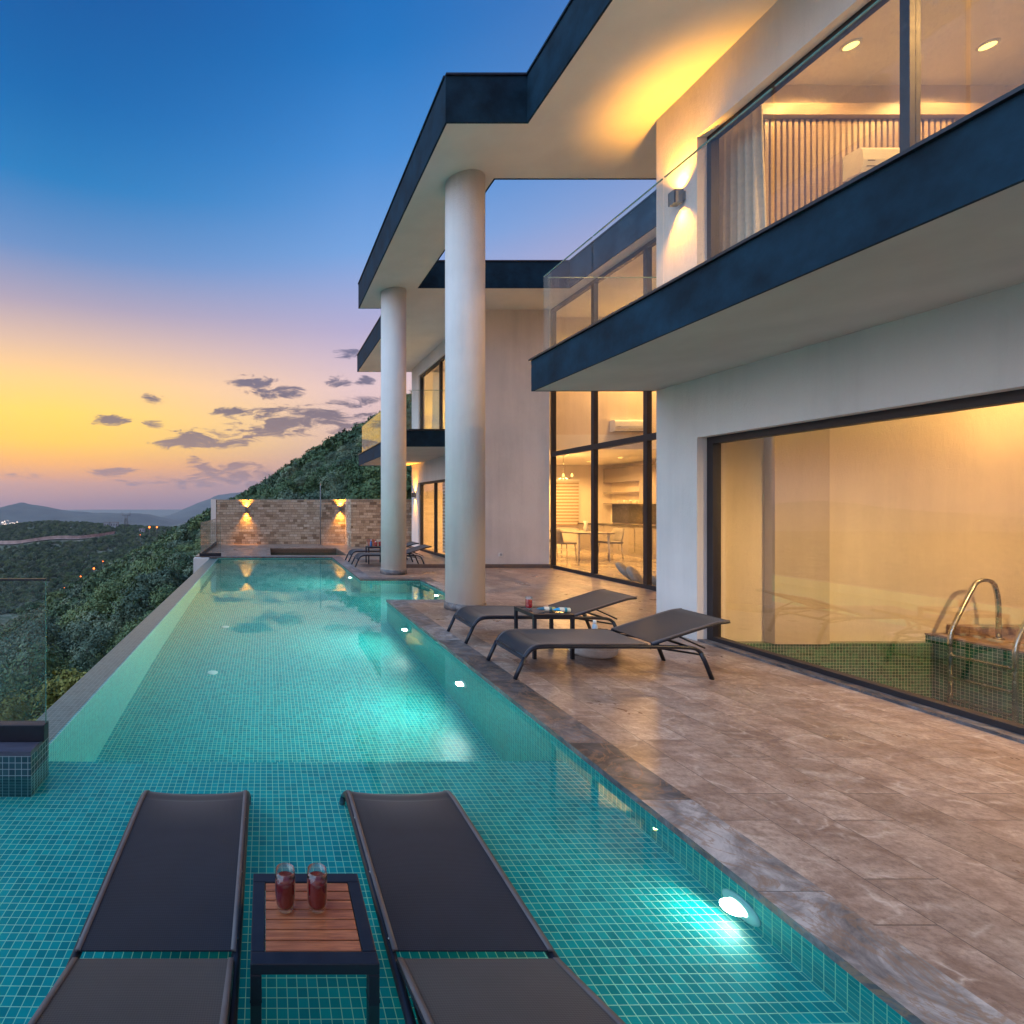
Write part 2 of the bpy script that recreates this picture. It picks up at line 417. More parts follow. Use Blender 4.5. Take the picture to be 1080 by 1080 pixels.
# coping
CW = .25
b = MB()
z0, z1 = -.034, 0
b.box(XR-.012, XR+CW, -2, RY0-CW, z0, z1)
b.box(XR-.012, RX+CW, RY0-CW, RY0+.012, z0, z1)
b.box(RX-.012, RX+CW, RY0+.012, RY1-.012, z0, z1)
b.box(XR-.012, RX+CW, RY1-.012, RY1+CW, z0, z1)
b.box(XR-.012, XR+CW, RY1+CW, YE-.012, z0, z1)
b.box(XO, XR+CW, YE-.012, YE+CW, z0, z1)
struct(b.build('pool_coping', M['marble']))
# terrace
TB = []
JX0, JX1, JY0, JY1 = .13, 2.45, 15.4, 18.0
b = MB()
X0 = XR+CW
for r in ((X0,4.80,-2,6.25),(X0,6.84,6.25,RY0-CW),(RX+CW,6.84,RY0-CW,RY1+CW),(X0,6.84,RY1+CW,12.3),(X0,5.09,12.3,YE+CW),
          (-2.1,JX0,YE+CW,20.2),(JX0,JX1,YE+CW,JY0),(JX0,JX1,JY1,20.2),(JX1,5.09,YE+CW,20.2)):
    b.box(r[0], r[1], r[2], r[3], -.03, 0)
struct(b.build('terrace', M['deck']))
b = MB()
for r in ((XR+T,RX,-2,RY0-T),(RX+T,12,-2,12.3),(XR+T,RX+T,RY1+T,20.2),(RX+T,12,12.3,20.2),(JX1,XR+T+.6,YE+T,20.2),(-2.08,JX0,YE+T,20.2),(JX0,JX1,YE+T,JY0),(JX0,JX1,JY1,20.2)): pass
b.box(XR+T+.01, 4.7, -2.1, RY0-T-.01, -2.6, -.035); b.box(XR+T+.01, 5.1, RY1+T+.01, YE+T, -2.6, -.035); b.box(RX+T+.01, 6.8, RY0-T-.01, RY1+T+.01, -2.6, -.035)
b.box(-2.12, 5.1, JY1+.05, 20.15, -2.6, -.035); b.box(-2.12, JX0-.05, YE+T+.01, JY1+.05, -2.6, -.035)
b.box(JX0-.05, 5.1, YE+T+.01, JY0-.05, -2.6, -.035); b.box(JX1+.05, 5.1, JY0-.05, JY1+.05, -2.6, -.035); b.box(-2.12, -1.66, YE-.05, YE+T+.01, -2.6, -.035)
b.box(JX0-.05, JX1+.05, JY0-.05, JY1+.05, -2.6, -.85)
b.box(4.75, 12, -3, 6.25, -2.6, -1.6)
struct(b.build('terrace_base', M['plaster']))
# hot tub
ht = empty('hot_tub', (0,0,0))
tag(ht, 'sunken square hot tub lined with brown tile before the stone wall', 'hot tub')
b = MB()
b.box(JX0-.04, JX0, JY0-.04, JY1+.04, -.8, -.035); b.box(JX1, JX1+.04, JY0-.04, JY1+.04, -.8, -.035)
b.box(JX0, JX1, JY0-.04, JY0, -.8, -.035); b.box(JX0, JX1, JY1, JY1+.04, -.8, -.035); b.box(JX0, JX1, JY0, JY1, -.84, -.8)
b.build('basin', simple('brown_tub_tile', (.13,.085,.06), .3), ht)
b = MB(); b.face([(JX0,JY0,-.16),(JX1,JY0,-.16),(JX1,JY1,-.16),(JX0,JY1,-.16)]); b.build('water_surface', M['water'], ht, normals=False)

# pool lights
def pool_light(x, y, z, d, e, lab):
    t = empty('pool_light', (x,y,z)); tag(t, lab, 'pool light', 'underwater pool lights')
    ax = Vector(d); q = ax.to_track_quat('Z','Y')
    b = MB(); b.lathe(0,0,[(.082,0),(.082,.005),(.070,.012),(.044,.014)],28, True, False)
    for v in b.bm.verts: v.co = q @ v.co
    b.build('rim', M['white'], t)
    b = MB(); b.lathe(0,0,[(.044,.0138),(.03,.018),(.0001,.019)],24, True, False)
    for v in b.bm.verts: v.co = q @ v.co
    b.build('lens', M['pool_glow'], t)
    light('lamp', 'SPOT', ax*.035, e, (1,1,.88), t, .04, ax + Vector((0,0,-.04)), 178, 1)
PE = 58
pool_light(XR-.001, 2.07, -.205, (-1,0,0), 4, 'round lit pool light in the wall of the shallow shelf beside the marble edge')
pool_light(XR-.001, .62, -.205, (-1,0,0), 26, 'added pool light out of view in the shelf wall, brightening the near shelf')  # extra lamp outside the view, added to brighten the near shelf
pool_light(XR-.001, 4.98, -.62, (-1,0,0), PE, 'round lit pool light in the deep wall below the nearest deck lounger')
pool_light(XR-.001, 6.95, -.62, (-1,0,0), PE, 'round lit pool light in the deep wall beside the large column')
pool_light(RX-.001, 9.3, -.55, (-1,0,0), PE*.8, 'round lit pool light in the wall of the side bay behind the large column')
pool_light(XR-.001, 11.5, -.55, (-1,0,0), PE, 'round lit pool light in the pool wall by the smaller distant column')

# tiled ledge wall with glass railing
tw = empty('ledge_wall', (-2.4, 3.03, 0)); tag(tw, 'low tiled wall with blue stone top at the edge of the shallow shelf', 'low wall')
b = MB(); b.box(-1.25, 1.06, -.12, .12, ZD, .075); b.build('tile_body', mosaic('ledge_mosaic', (.015,.05,.07), (.03,.09,.11), (.30,.38,.40)), tw)
b = MB(); b.box(-1.25, 1.06, -.12, .12, .0752, .1); b.build('stone_top', wood('blue_stone_top', (.05,.055,.085), (.10,.105,.15), (3,20,20)), tw)
g = empty('glass_railing', (-2.4, 3.06, .1)); tag(g, 'glass railing panel in a dark channel on the low tiled wall', 'glass railing')
b = MB(); b.box(-1.2, 1.085, -.035, .035, .001, .10, .004); b.build('channel', M['metal'], g)
b = MB(); b.box(-1.2, 1.08, -.006, .006, .1005, .95); b.build('pane', M['glass'], g)
b = MB(); b.box(-1.2, 1.084, -.009, .009, .9502, .962); b.build('top_rail', M['cap'], g)
b = MB(); b.box(1.0802, 1.083, -.006, .006, .1005, .95); b.build('edge_strip', M['edge'], g)
# far glass railing
g = empty('glass_railing', (-1.95, 15.05, 0)); tag(g, 'small corner glass railing at the distant end of the pool by the stone wall', 'glass railing')
b = MB(); b.box(-.02, .62, -.03, .03, .001, .10); b.box(-.02, .04, .03, 4.6, .001, .10); b.build('channel', M['metal'], g)
for x0, x1 in ((.0,.30),(.33,.60)):
    b = MB(); b.box(x0, x1, -.006, .006, .1005, .98); b.build('pane', M['glass'], g)
    b = MB(); b.box(x1+.0005, x1+.006, -.007, .007, .1005, .98); b.box(x0, x1, -.007, .007, .981, .988); b.build('edge_strip', M['edge'], g)
for y0, y1 in ((.05,1.5),(1.53,3.0),(3.03,4.5)):
    b = MB(); b.box(.004, .016, y0, y1, .1005, .98); b.build('pane', M['glass'], g)
    b = MB(); b.box(.003, .017, y0, y1, .981, .988); b.build('edge_strip', M['edge'], g)

# ------------------------------------------------------------------ VILLA
V = empty('villa', (0,0,0))
tag(V, 'modern two storey white villa with dark roof edges, columns and glass balconies', 'house')
P = M['plaster']
X1, X1i = 4.76, 4.96
WY0, WY1 = .9, 5.66
XB, YB = 12.0, 6.25
b = MB()
b.box(X1, X1i, WY1, YB, -.2, 2.9); b.box(X1, X1i, -3, WY1, 2.25, 2.9); b.box(X1, X1i, -3, WY0, -.2, 2.25)
b.box(X1, X1i, WY0, WY1, -1.6, -.012)
b.box(X1, X1i, WY1, YB, 3.27, 6.2); b.box(X1, X1i, -3, WY1, 5.57, 6.2); b.box(X1, X1i, -3, -1.4, 3.27, 5.57)
b.box(X1i, XB, 6.05, YB, -1.6, 6.2)
b.build('wall', P, V); b = MB()
b.box(5.05, 6.80, 12.3, 12.5, -.2, 6.2)
b.box(5.05, 5.25, 12.5, 13.2, -.2, 6.2); b.box(5.05, 5.25, 17.0, 17.8, -.2, 6.2)
b.box(5.05, 5.25, 13.2, 17.0, 2.25, 3.27); b.box(5.05, 5.25, 13.2, 17.0, 5.8, 6.2)
b.box(5.25, XB, 17.8, 18.0, -.2, 6.2)
b.build('wall', P, V)
b = MB()   # interior faces and partitions
b.box(XB, XB+.2, -3, 18, -1.6, 6.76)
b.box(X1i, XB, -3.2, -3, -1.6, 6.76)
b.box(6.95, XB, 12.8, 12.9, 3.27, 6.2)
b.box(5.25, 6.80, 12.5, 12.51, 0, 6.2)
b.box(X1i+.002, XB, 6.03, 6.049, -.1, 6.45); b.build('inner_wall', M['inner_wall'], V)
b = MB(); b.box(5.86, 6.49, 5.90, 6.029, -.1, 2.9); b.build('pilaster', plaster('stucco_shaded', (.56,.47,.38)), V)  # shade on the pilaster is put into its darker stucco colour
b = MB(); b.box(X1i, XB, -3, 6.05, 2.9, 3.27); b.build('floor_slab', M['soffit'], V)
b = MB(); b.box(5.25, XB, 12.8, 17.8, 2.9, 3.27); b.box(5.25,6.8,12.5,12.8,2.9,3.27)
b.build('floor_slab', M['soffit'], V)
b = MB(); b.box(6.9, XB, 6.25, 12.8, -.2, -.001); b.box(5.25, XB, 12.8, 17.8, -.2, -.001); b.box(5.25, 6.9, 12.5, 12.8, -.2, -.001)
b.build('indoor_floor', M['floor_in'], V)
b = MB(); b.box(3.30, 6.8, 12.26, 12.298, 0.001, .09); b.build('skirting', simple('stone_skirting', (.16,.11,.09), .5), V)
b = MB(); b.box(5.01, 5.048, 17.02, 17.8, .001, .09); b.build('skirting', simple('stone_skirting', (.16,.11,.09), .5), V)

so = empty('wall_socket', (5.62, 12.297, .32)); tag(so, 'small white outdoor socket low on the plain white wall', 'socket')
b = MB(); b.box(-.045,.045,-.018,-.001,-.045,.045,.004); b.build('plate', M['white'], so)
b = MB(); b.box(-.028,.028,-.024,-.0185,-.028,.028,.003); b.build('lid', M['town'], so)
# roof
S0, S1 = 6.2, 6.76
rf = MB()
rf.prism([(3.22,-3),(4.96,-3),(4.96,6.05),(11.5+.5,6.05),(12,7.36),(2.22,7.36),(2.22,6.3),(3.22,6.3)], S0, S1)
rf.box(4.96, 12, -3, 6.05, 6.45, S1)
rf.prism([(2.22,7.36),(3.27,7.36),(3.27,11.08),(3.22,11.08),(3.22,12.2),(2.22,12.2)], S0, S1)
rf.box(6.57, 12, 7.36, 11.08, S0, S1)
rf.box(3.22, 12, 11.08, 18.0, S0, S1)
roof = rf.build('roof', M['soffit'], V)
F = .025
fb = MB()
def fas(x0, y0, x1, y1, side):
    # strip proud of the slab edge; side = outward normal
    nx, ny = side
    xa, xb = sorted((x0, x1)); ya, yb = sorted((y0, y1))
    if nx: fb.box(*sorted((x0+nx*.001, x0+nx*F)), ya, yb, S0-.004, S1+.004)
    else: fb.box(xa, xb, *sorted((y0+ny*.001, y0+ny*F)), S0-.004, S1+.004)
cb = MB()
def capstrip(x0, y0, x1, y1, side):
    nx, ny = side
    xa, xb = sorted((x0, x1)); ya, yb = sorted((y0, y1))
    if nx: cb.box(*sorted((x0-nx*.08, x0+nx*(F+.02))), ya, yb, S1+.006, S1+.03)
    else: cb.box(xa, xb, *sorted((y0-ny*.08, y0+ny*(F+.02))), S1+.006, S1+.03)
for e in ((3.22,-3,3.22,6.3-F,(-1,0)),(2.22-F,6.3,3.22,6.3,(0,-1)),(2.22,6.3,2.22,12.2,(-1,0)),(2.22-F,12.2,3.22,12.2,(0,1)),
          (3.22,12.2+F,3.22,18,(-1,0)),(3.22-F,18,12,18,(0,1)),
          (3.27,7.36,3.27,11.08-F,(1,0)),(3.27,11.08,6.57,11.08,(0,-1)),(6.57,7.36,6.57,11.08-F,(-1,0)),(3.27+F,7.36,6.57-F,7.36,(0,1))):
    fas(*e); capstrip(*e)
fb.build('fascia', M['navy'], roof); cb.build('flashing', M['cap'], roof)
# columns
for (x, y, r) in ((2.88, 7.43, .272), (2.80, 11.28, .272)):
    b = MB(); b.lathe(x, y, [(r, .0), (r, 6.199)], 64, True, True); c = b.build('column', P, V)
    b = MB(); b.lathe(x, y, [(r+.012,.001),(r+.018,.004),(r+.018,.10),(r+.002,.104)], 64); b.build('base_ring', M['marble'], c)

# balconies
def balcony(x0, xw, y0, y1, ends, joints):
    b = MB(); b.box(x0, xw, y0, y1, 2.9, 3.27); B = b.build('balcony', M['soffit_grey'], V)
    f = MB(); c = MB(); ch = MB()
    f.box(x0-F, x0-.001, y0-(F if ends[0] else 0), y1+(F if ends[1] else 0), 2.897, 3.272)
    c.box(x0-F-.025, x0+.05, y0-(F+.02 if ends[0] else 0), y1+(F+.02 if ends[1] else 0), 3.274, 3.294)
    ch.box(x0+.055, x0+.105, y0+.03, y1-.03, 3.274, 3.33)
    for k, yy, s in ((0,y0,-1),(1,y1,1)):
        if ends[k]:
            f.box(x0, xw, *sorted((yy+s*.001, yy+s*F)), 2.897, 3.272)
            c.box(x0+.05, xw, *sorted((yy-s*.05, yy+s*(F+.02))), 3.274, 3.294)
    f.build('fascia', M['navy'], B); c.build('flashing', M['cap'], B); ch.build('glass_channel', simple('channel_metal', (.16,.15,.15), .4, .7), B)
    for a, d in joints:
        g = MB(); g.box(x0+.072, x0+.084, a+.012, d-.012, 3.3302, 4.255); pn = g.build('glass_pane', M['glass'], B)
        g = MB(); g.box(x0+.071, x0+.085, a+.012, d-.012, 4.2552, 4.263); g.build('edge_strip', M['edge'], B)
    return B
def endrail(B, xa, xb, y):
    ch = MB(); ch.box(xa, xb, y-.025, y+.025, 3.274, 3.33); ch.build('glass_channel', M['cap'], B)
    g = MB(); g.box(xa+.01, xb-.02, y-.006, y+.006, 3.3302, 4.255); g.build('glass_pane', M['glass'], B)
    g = MB(); g.box(xa+.01, xb-.02, y-.007, y+.007, 4.2552, 4.263); g.build('edge_strip', M['edge'], B)
jl = []; y = 6.19
for k in range(9): jl.append((y-.937, y)); y -= .937
B1 = balcony(3.27, X1, -3, YB, (0,1), jl); endrail(B1, 3.40, X1-.02, 6.2)
B2 = balcony(3.27, 5.05, 12.2, 18.0, (1,1), [(12.3+.94*k, 12.3+.94*(k+1)) for k in range(6)]); endrail(B2, 3.40, 5.03, 12.27)

# windows (frames + panes) on planes facing -X
def xwindow(x, y0, y1, z0, z1, mull, trans=(), fw=.06, dep=.09, name='window', sill=None):
    b = MB()
    b.box(x, x+dep, y0, y1, z1-fw, z1); b.box(x, x+dep, y0, y1, z0, z0+fw)
    b.box(x, x+dep, y0, y0+fw, z0+fw, z1-fw); b.box(x, x+dep, y1-fw, y1, z0+fw, z1-fw)
    W = b.build(name, M['frame'], V)
    zs = [z0+fw] + [v for tz in trans for v in (tz-fw*.75, tz+fw*.75)] + [z1-fw]
    for tz in trans:
        m = MB(); m.box(x-.004, x+dep+.004, y0+fw, y1-fw, tz-fw*.75, tz+fw*.75); m.build('transom', M['frame'], W)
    ys = [y0+fw] + [v for my in sorted(mull) for v in (my-fw*.6, my+fw*.6)] + [y1-fw]
    for my in mull:
        m = MB()
        for za, zb in zip(zs[::2], zs[1::2]): m.box(x+.004, x+dep-.004, my-fw*.6, my+fw*.6, za, zb)
        m.build('mullion', M['frame'], W)
    for ya, yb in zip(ys[::2], ys[1::2]):
        for za, zb in zip(zs[::2], zs[1::2]):
            g = MB(); g.box(x+dep*.5, x+dep*.5+.008, ya, yb, za, zb); g.build('pane', M['window_glass'], W)
    return W
W1 = xwindow(4.87, WY0, WY1, -.011, 2.25, [], (), .075, .09)
m = MB(); m.box(4.765, 4.868, WY0, WY1, -.010, .022); m.build('sill', M['marble'], W1)
M['clear_window'] = glass('upper_window_glass', (.97,.97,.95), .9, .04)
WG = M['window_glass']; M['window_glass'] = M['clear_window']
W2 = xwindow(4.87, -1.4, WY1, 3.275, 5.57, [3.91, 2.16, .41], (), .052)
W3 = xwindow(6.82, 6.25, 12.3, .0, 6.2, [7.72, 9.23, 10.72], (2.72,), .075, .10, 'glass_wall')
W4 = xwindow(5.10, 13.2, 17.0, .0, 2.25, [15.55], (), .07, .09, 'sliding_door')
W5 = xwindow(5.10, 13.2, 17.0, 3.28, 5.8, [15.1, 14.2], (), .07)
M['window_glass'] = WG
# slatted panelling in the upper room, ledge above
b = MB()
for k in range(98):
    x = 5.0+k*.069; b.box(x, x+.042, 5.985, 6.012, 3.3, 6.02)
b.box(4.98, 11.8, 6.0125, 6.029, 3.3, 6.025)
b.build('slat_panel', M['slat'], V)
b = MB(); b.box(4.98, 11.8, 5.93, 6.029, 6.03, 6.16); b.build('timber_ledge', M['slat'], V)
# indoor pool
ip = empty('indoor_pool', (0,0,0)); tag(ip, 'green mosaic indoor pool behind the big ground floor window', 'indoor pool')
b = MB(); b.box(4.97, 7.76, 5.95, 6.029, -1.5, -.1); b.box(7.76, 7.84, -2.8, 6.029, -1.5, -.022); b.box(4.965, 4.985, -2.8, 5.95, -1.5, -.03)
b.box(4.97, 7.8, -2.8, 5.95, -1.55, -1.5); b.build('basin', M['tile_dark'], ip)
b = MB(); b.box(7.75, XB, -2.9, 6.029, -.02, .0); b.build('platform', M['deck'], ip)
b = MB(); b.box(8.0, 11.6, 5.9, 6.02, .002, .10); b.build('step', M['deck'], ip)
b = MB(); b.face([(4.986,-2.7,-.75),(7.759,-2.7,-.75),(7.759,5.949,-.75),(4.986,5.949,-.75)]); b.build('water_surface', M['water'], ip, normals=False)
ld = empty('pool_ladder', (7.68, 5.5, 0)); tag(ld, 'curved stainless steel ladder at the corner of the indoor pool', 'ladder')
for s in (-.25, .25):
    b = MB(); b.tube([(0,s,-1.0),(0,s,-.05)] + chaikin([(0,s,0),(.02,s,.12),(.22,s,.52),(.30,s,.66),(.48,s,.66),(.53,s,.5),(.54,s,.35)],2) + [(.545,s,.005)], .021, 12); r_ = b.build('rail', M['steel'], ld)
    b = MB(); b.lathe(.545, s, [(.04,.001),(.04,.012),(.024,.016)], 20); b.build('flange', M['steel'], r_)
for z in (-.18, -.42, -.66):
    b = MB(); b.box(-.03, .03, -.23, .23, z-.012, z+.012, .005); b.build('rung', M['steel'], ld)

# ------------------------------------------------------------------ stone wall
sw = empty('stone_wall', (0, 19.85, 0)); tag(sw, 'tan split stone garden wall behind the pool with white end pier', 'wall')
b = MB(); b.box(-1.95, 3.05, 0, .25, .001, 1.70); b.box(3.05, 7, -1.35, .25, .001, 1.70); b.build('stone_face', M['stone'], sw)
b = MB(); b.box(-1.97, 7.02, -.012, .27, 1.7005, 1.725); b.box(3.035, 7.02, -1.37, -.0125, 1.7005, 1.725); b.build('coping', simple('wall_cap', (.42,.36,.29), .7), sw)
b = MB(); b.box(-2.15, -1.952, -.03, .28, -.4, 1.74); b.build('end_pier', P, sw)
pole = empty('shower_pole', (2.06, 19.5, 0)); tag(pole, 'thin upright metal shower pole in front of the stone wall', 'pole')
b = MB(); b.tube([(0,0,.012),(0,0,2.3)], .022, 10); b.build('pipe', M['lamp_body'], pole)
b = MB(); b.lathe(0,0,[(.09,.001),(.09,.012),(.03,.014)],20); b.build('base_plate', M['lamp_body'], pole)
b = MB(); b.tube([(0,0,2.295),(-.01,0,2.33),(-.02,0,2.36)], .016, 8); b.build('tip', M['lamp_body'], pole)

# wall lamps, up and down light
def wall_lamp(x, y, z, n, e, lab, spread=75):
    t = empty('wall_lamp', (x,y,z)); tag(t, lab, 'wall lamp', 'up and down wall lamps')
    nx, ny = n; ox, oy = nx*.075, ny*.075
    h = .075
    b = MB()
    tx, ty = (.004, .055) if nx else (.055, .004)
    # open square tube + back plate
    for (cx, cy, wx, wy) in ((ox-.045,oy,.005,.05),(ox+.045,oy,.005,.05),(ox,oy-.045,.05,.005),(ox,oy+.045,.05,.005)):
        b.box(cx-wx, cx+wx, cy-wy, cy+wy, -h, h)
    b.build('housing', M['lamp_body'], t)
    b = MB()
    if nx: b.box(*sorted((nx*.002, nx*.024)), -.05, .05, -.05, .05)
    else: b.box(-.05, .05, *sorted((ny*.002, ny*.024)), -.05, .05)
    b.build('back_plate', M['lamp_body'], t)
    b = MB(); b.lathe(ox, oy, [(.036,-.015),(.036,.015)], 20); b.build('bulb', M['warm_glow'], t)
    for s in (1, -1):
        light('lamp', 'SPOT', (ox, oy, s*.085), e*(1.35 if s > 0 else 1), WARM, t, .045, (-nx*.12, -ny*.12, s), spread*(1.45 if s > 0 else 1.15), 1)
wall_lamp(X1, 5.86, 5.02, (-1,0), 55, 'small wall lamp lit up and down on the upper villa wall beside the balcony window')
wall_lamp(5.05, 17.35, 1.85, (-1,0), 60, 'lit wall lamp beside the distant sliding door with striped blinds')
wall_lamp(-.77, 19.85, 1.33, (0,-1), 60, 'lit wall lamp high on the stone wall above the pool end')
wall_lamp(2.86, 19.85, 1.36, (0,-1), 70, 'lit wall lamp on the stone wall corner near the shower pole')

# ceiling downlights with warm lamps
def downlight(x, y, z, e, lab, grp, col=WARM2, aim=(0,0,-1), r=.06):
    t = empty('ceiling_light', (x,y,z)); tag(t, lab, 'ceiling light', grp)
    b = MB(); b.lathe(0,0,[(r+.02,-.001),(r+.02,-.012),(r,-.016)],24, True, False); b.build('ring', M['white'], t)
    b = MB(); b.lathe(0,0,[(r,-.014),(r*.8,-.018),(.0001,-.02)],24, True, False); b.build('diffuser', M['warm_glow'], t)
    light('lamp', 'SPOT', (0,0,-.05), e, col, t, .07, aim, 165, .4)
G_UP = 'ceiling lights in the upper room'
downlight(6.28, 5.50, 6.45, 38, 'glowing round ceiling light in the upper room nearest the window corner', G_UP)
downlight(7.75, 5.50, 6.45, 38, 'glowing round ceiling light in the upper room above the air conditioner', G_UP)
downlight(6.6, 2.4, 6.45, 270, 'glowing round ceiling light in the upper room over the nearest window pane', G_UP)
G_K = 'ceiling lights over the kitchen'
downlight(10.3, 14.9, 2.9, 110, 'glowing ceiling light over the kitchen, the nearest of the row', G_K)
downlight(10.2, 16.2, 2.9, 110, 'glowing ceiling light over the kitchen, the middle of the row', G_K)
downlight(8.6, 16.6, 2.9, 300, 'glowing ceiling light over the dining area near the blind', G_K, (1,.5,.1))
downlight(8.0, 14.0, 2.9, 90, 'glowing ceiling light just inside the living room glass', G_K)
downlight(9.3, 12.2, 6.2, 420, 'round light in the high ceiling of the living room', 'high ceiling light')
downlight(8.7, 5.0, 2.9, 62, 'warm ceiling light over the indoor pool platform', 'indoor pool ceiling light', (1,.55,.17), (.02,.34,-.4))
downlight(6.5, 2.4, 2.9, 360, 'ceiling light above the indoor pool water', 'indoor pool ceiling light', (1,.60,.21))
downlight(7.0, 15.2, 6.2, 260, 'ceiling light in the distant upper bedroom', 'distant bedroom light', (1,.60,.2))
downlight(6.6, 15.0, 2.9, 90, 'ceiling light behind the striped blind', 'distant room light', (1,.58,.18))

# air conditioners
def aircon(x, y, z, lab):
    t = empty('air_conditioner', (x,y,z)); tag(t, lab, 'air conditioner', 'wall air conditioners')
    prof = [(-.0,0),(-.17,.0),(-.20,.05),(-.21,.12),(-.20,.24),(-.17,.28),(-.0,.28)]
    b = MB(); b.rings([[(xx, p[0], p[1]) for p in prof] for xx in (-.42,.42)], smooth=False); b.build('body', M['white'], t)
    b = MB(); b.box(-.38,.38,-.2115,-.203,.045,.052); b.box(-.38,.38,-.175,-.05,-.012,-.001); b.build('vent', M['lamp_body'], t)
    b = MB(); b.box(-.37,-.29,-.2125,-.2075,.105,.115); b.build('badge', M['lamp_body'], t)
aircon(7.15, 5.98, 5.28, 'white wall air conditioner on the slatted wall of the upper room')
aircon(9.0, 12.798, 3.33, 'white wall air conditioner high on the living room wall')

# curtains and blinds
def curtain(x, y0, y1, z0, z1, lab, waves=6, amp=.05):
    n = 60; t = empty('curtain', (x,(y0+y1)/2,z0)); tag(t, lab, 'curtain')
    b = MB(); h = z1-z0
    rows = []
    for zz in (0, h*.25, h*.5, h*.75, h):
        rows.append([(amp*math.sin(i/n*waves*2*math.pi + .3*math.sin(zz*2))*(1.1-.5*zz/h), (i/n-.5)*(y1-y0)*(1-.18*zz/h*(1 if 1 else 0)), zz) for i in range(n+1)])
    b.rings(rows, closed=False); o = b.build('cloth', M['curtain'], t)
    sm = o.modifiers.new('thickness','SOLIDIFY'); sm.thickness = .006
    b = MB(); b.tube([(0,-(y1-y0)/2-.05,h+.02),(0,(y1-y0)/2+.05,h+.02)], .014, 8); b.build('rod', M['lamp_body'], t)
curtain(5.2, 5.32, 5.93, 3.3, 5.72, 'sheer beige curtain gathered at the corner of the upper balcony window')
curtain(5.5, 16.0, 16.9, 3.3, 5.9, 'sheer curtain behind the distant upper window, drawn to the end', 7, .05)
curtain(5.5, 13.3, 14.2, 3.3, 5.9, 'sheer curtain behind the distant upper window, behind the large column', 7, .05)
bl = empty('striped_blind', (5.32, 14.4, .0)); tag(bl, 'striped zebra blind behind the distant sliding door', 'blind')
b = MB()
for k in range(22): b.box(-.004, .004, -1.05, 1.05, .08+.1*k, .08+.1*k+.052)
b.build('dark_strips', M['blind_dark'], bl)
b = MB()
for k in range(22): b.box(-.002, .002, -1.05, 1.05, .08+.1*k+.0525, .08+.1*k+.0995)
b.build('sheer_strips', M['curtain'], bl)
bl = empty('striped_blind', (10.4, 17.74, .8)); tag(bl, 'striped zebra blind on the yellow wall behind the dining table', 'blind')
b = MB()
for k in range(14): b.box(-.5, .42, -.004, .004, .11*k, .11*k+.058)
b.build('dark_strips', M['blind_dark'], bl)
b = MB()
for k in range(14): b.box(-.5, .42, -.002, .002, .11*k+.0585, .11*k+.1095)
b.build('sheer_strips', M['curtain'], bl)
b = MB(); b.box(-.52,.44,-.03,.03,1.54,1.6); b.build('head_rail', M['white'], bl)

# kitchen
kc = empty('kitchen_counter', (10.8, 15.8, 0)); tag(kc, 'long grey kitchen counter with dark worktop facing the glass wall', 'kitchen counter')
b = MB(); b.box(0, .62, -2.2, 1.9, .002, .86); b.build('base_unit', M['cabinet'], kc)
b = MB(); b.box(-.03, .64, -2.22, 1.92, .861, .90); b.build('worktop', M['counter'], kc)
b = MB()
for k in range(6): b.box(-.012, -.001, -2.15+.68*k, -2.15+.68*k+.64, .12, .84)
b.build('door_panel', M['cabinet'], kc)
ku = empty('kitchen_cabinet', (11.65, 15.8, 1.55)); tag(ku, 'grey wall cabinets with open shelves above the dark splashback', 'cabinet')
b = MB(); b.box(0,.33,-2.2,.2,0,1.2); b.box(0,.33,.2,1.9,.72,1.2); b.build('cabinet_box', M['cabinet'], ku)
for z in (0, .36):
    b = MB(); b.box(0,.33,.2,1.9,z,z+.03); b.build('shelf', M['cabinet'], ku)
b = MB(); b.box(.30,.345,-2.2,1.9,-.64,-.002); b.build('splashback', M['counter'], ku)
for k in range(4):
    b = MB(); b.lathe(0,0,[(.025,.0),(.04,.06),(.04,.09),(.034,.09)],14); o = b.build('cup', M['white']); o.location = (11.8, 16.3+.28*k, 1.582)
    tag(o, 'small white cup in a row on the open kitchen shelf', 'cup', 'cups on the kitchen shelf')
b = MB(); b.lathe(0,0,[(.09,0),(.15,.05),(.17,.11),(.15,.105)],18); o = b.build('fruit_bowl', M['terracotta']); o.location = (11.0, 13.95, .902); tag(o, 'reddish bowl on the end of the kitchen counter', 'bowl')
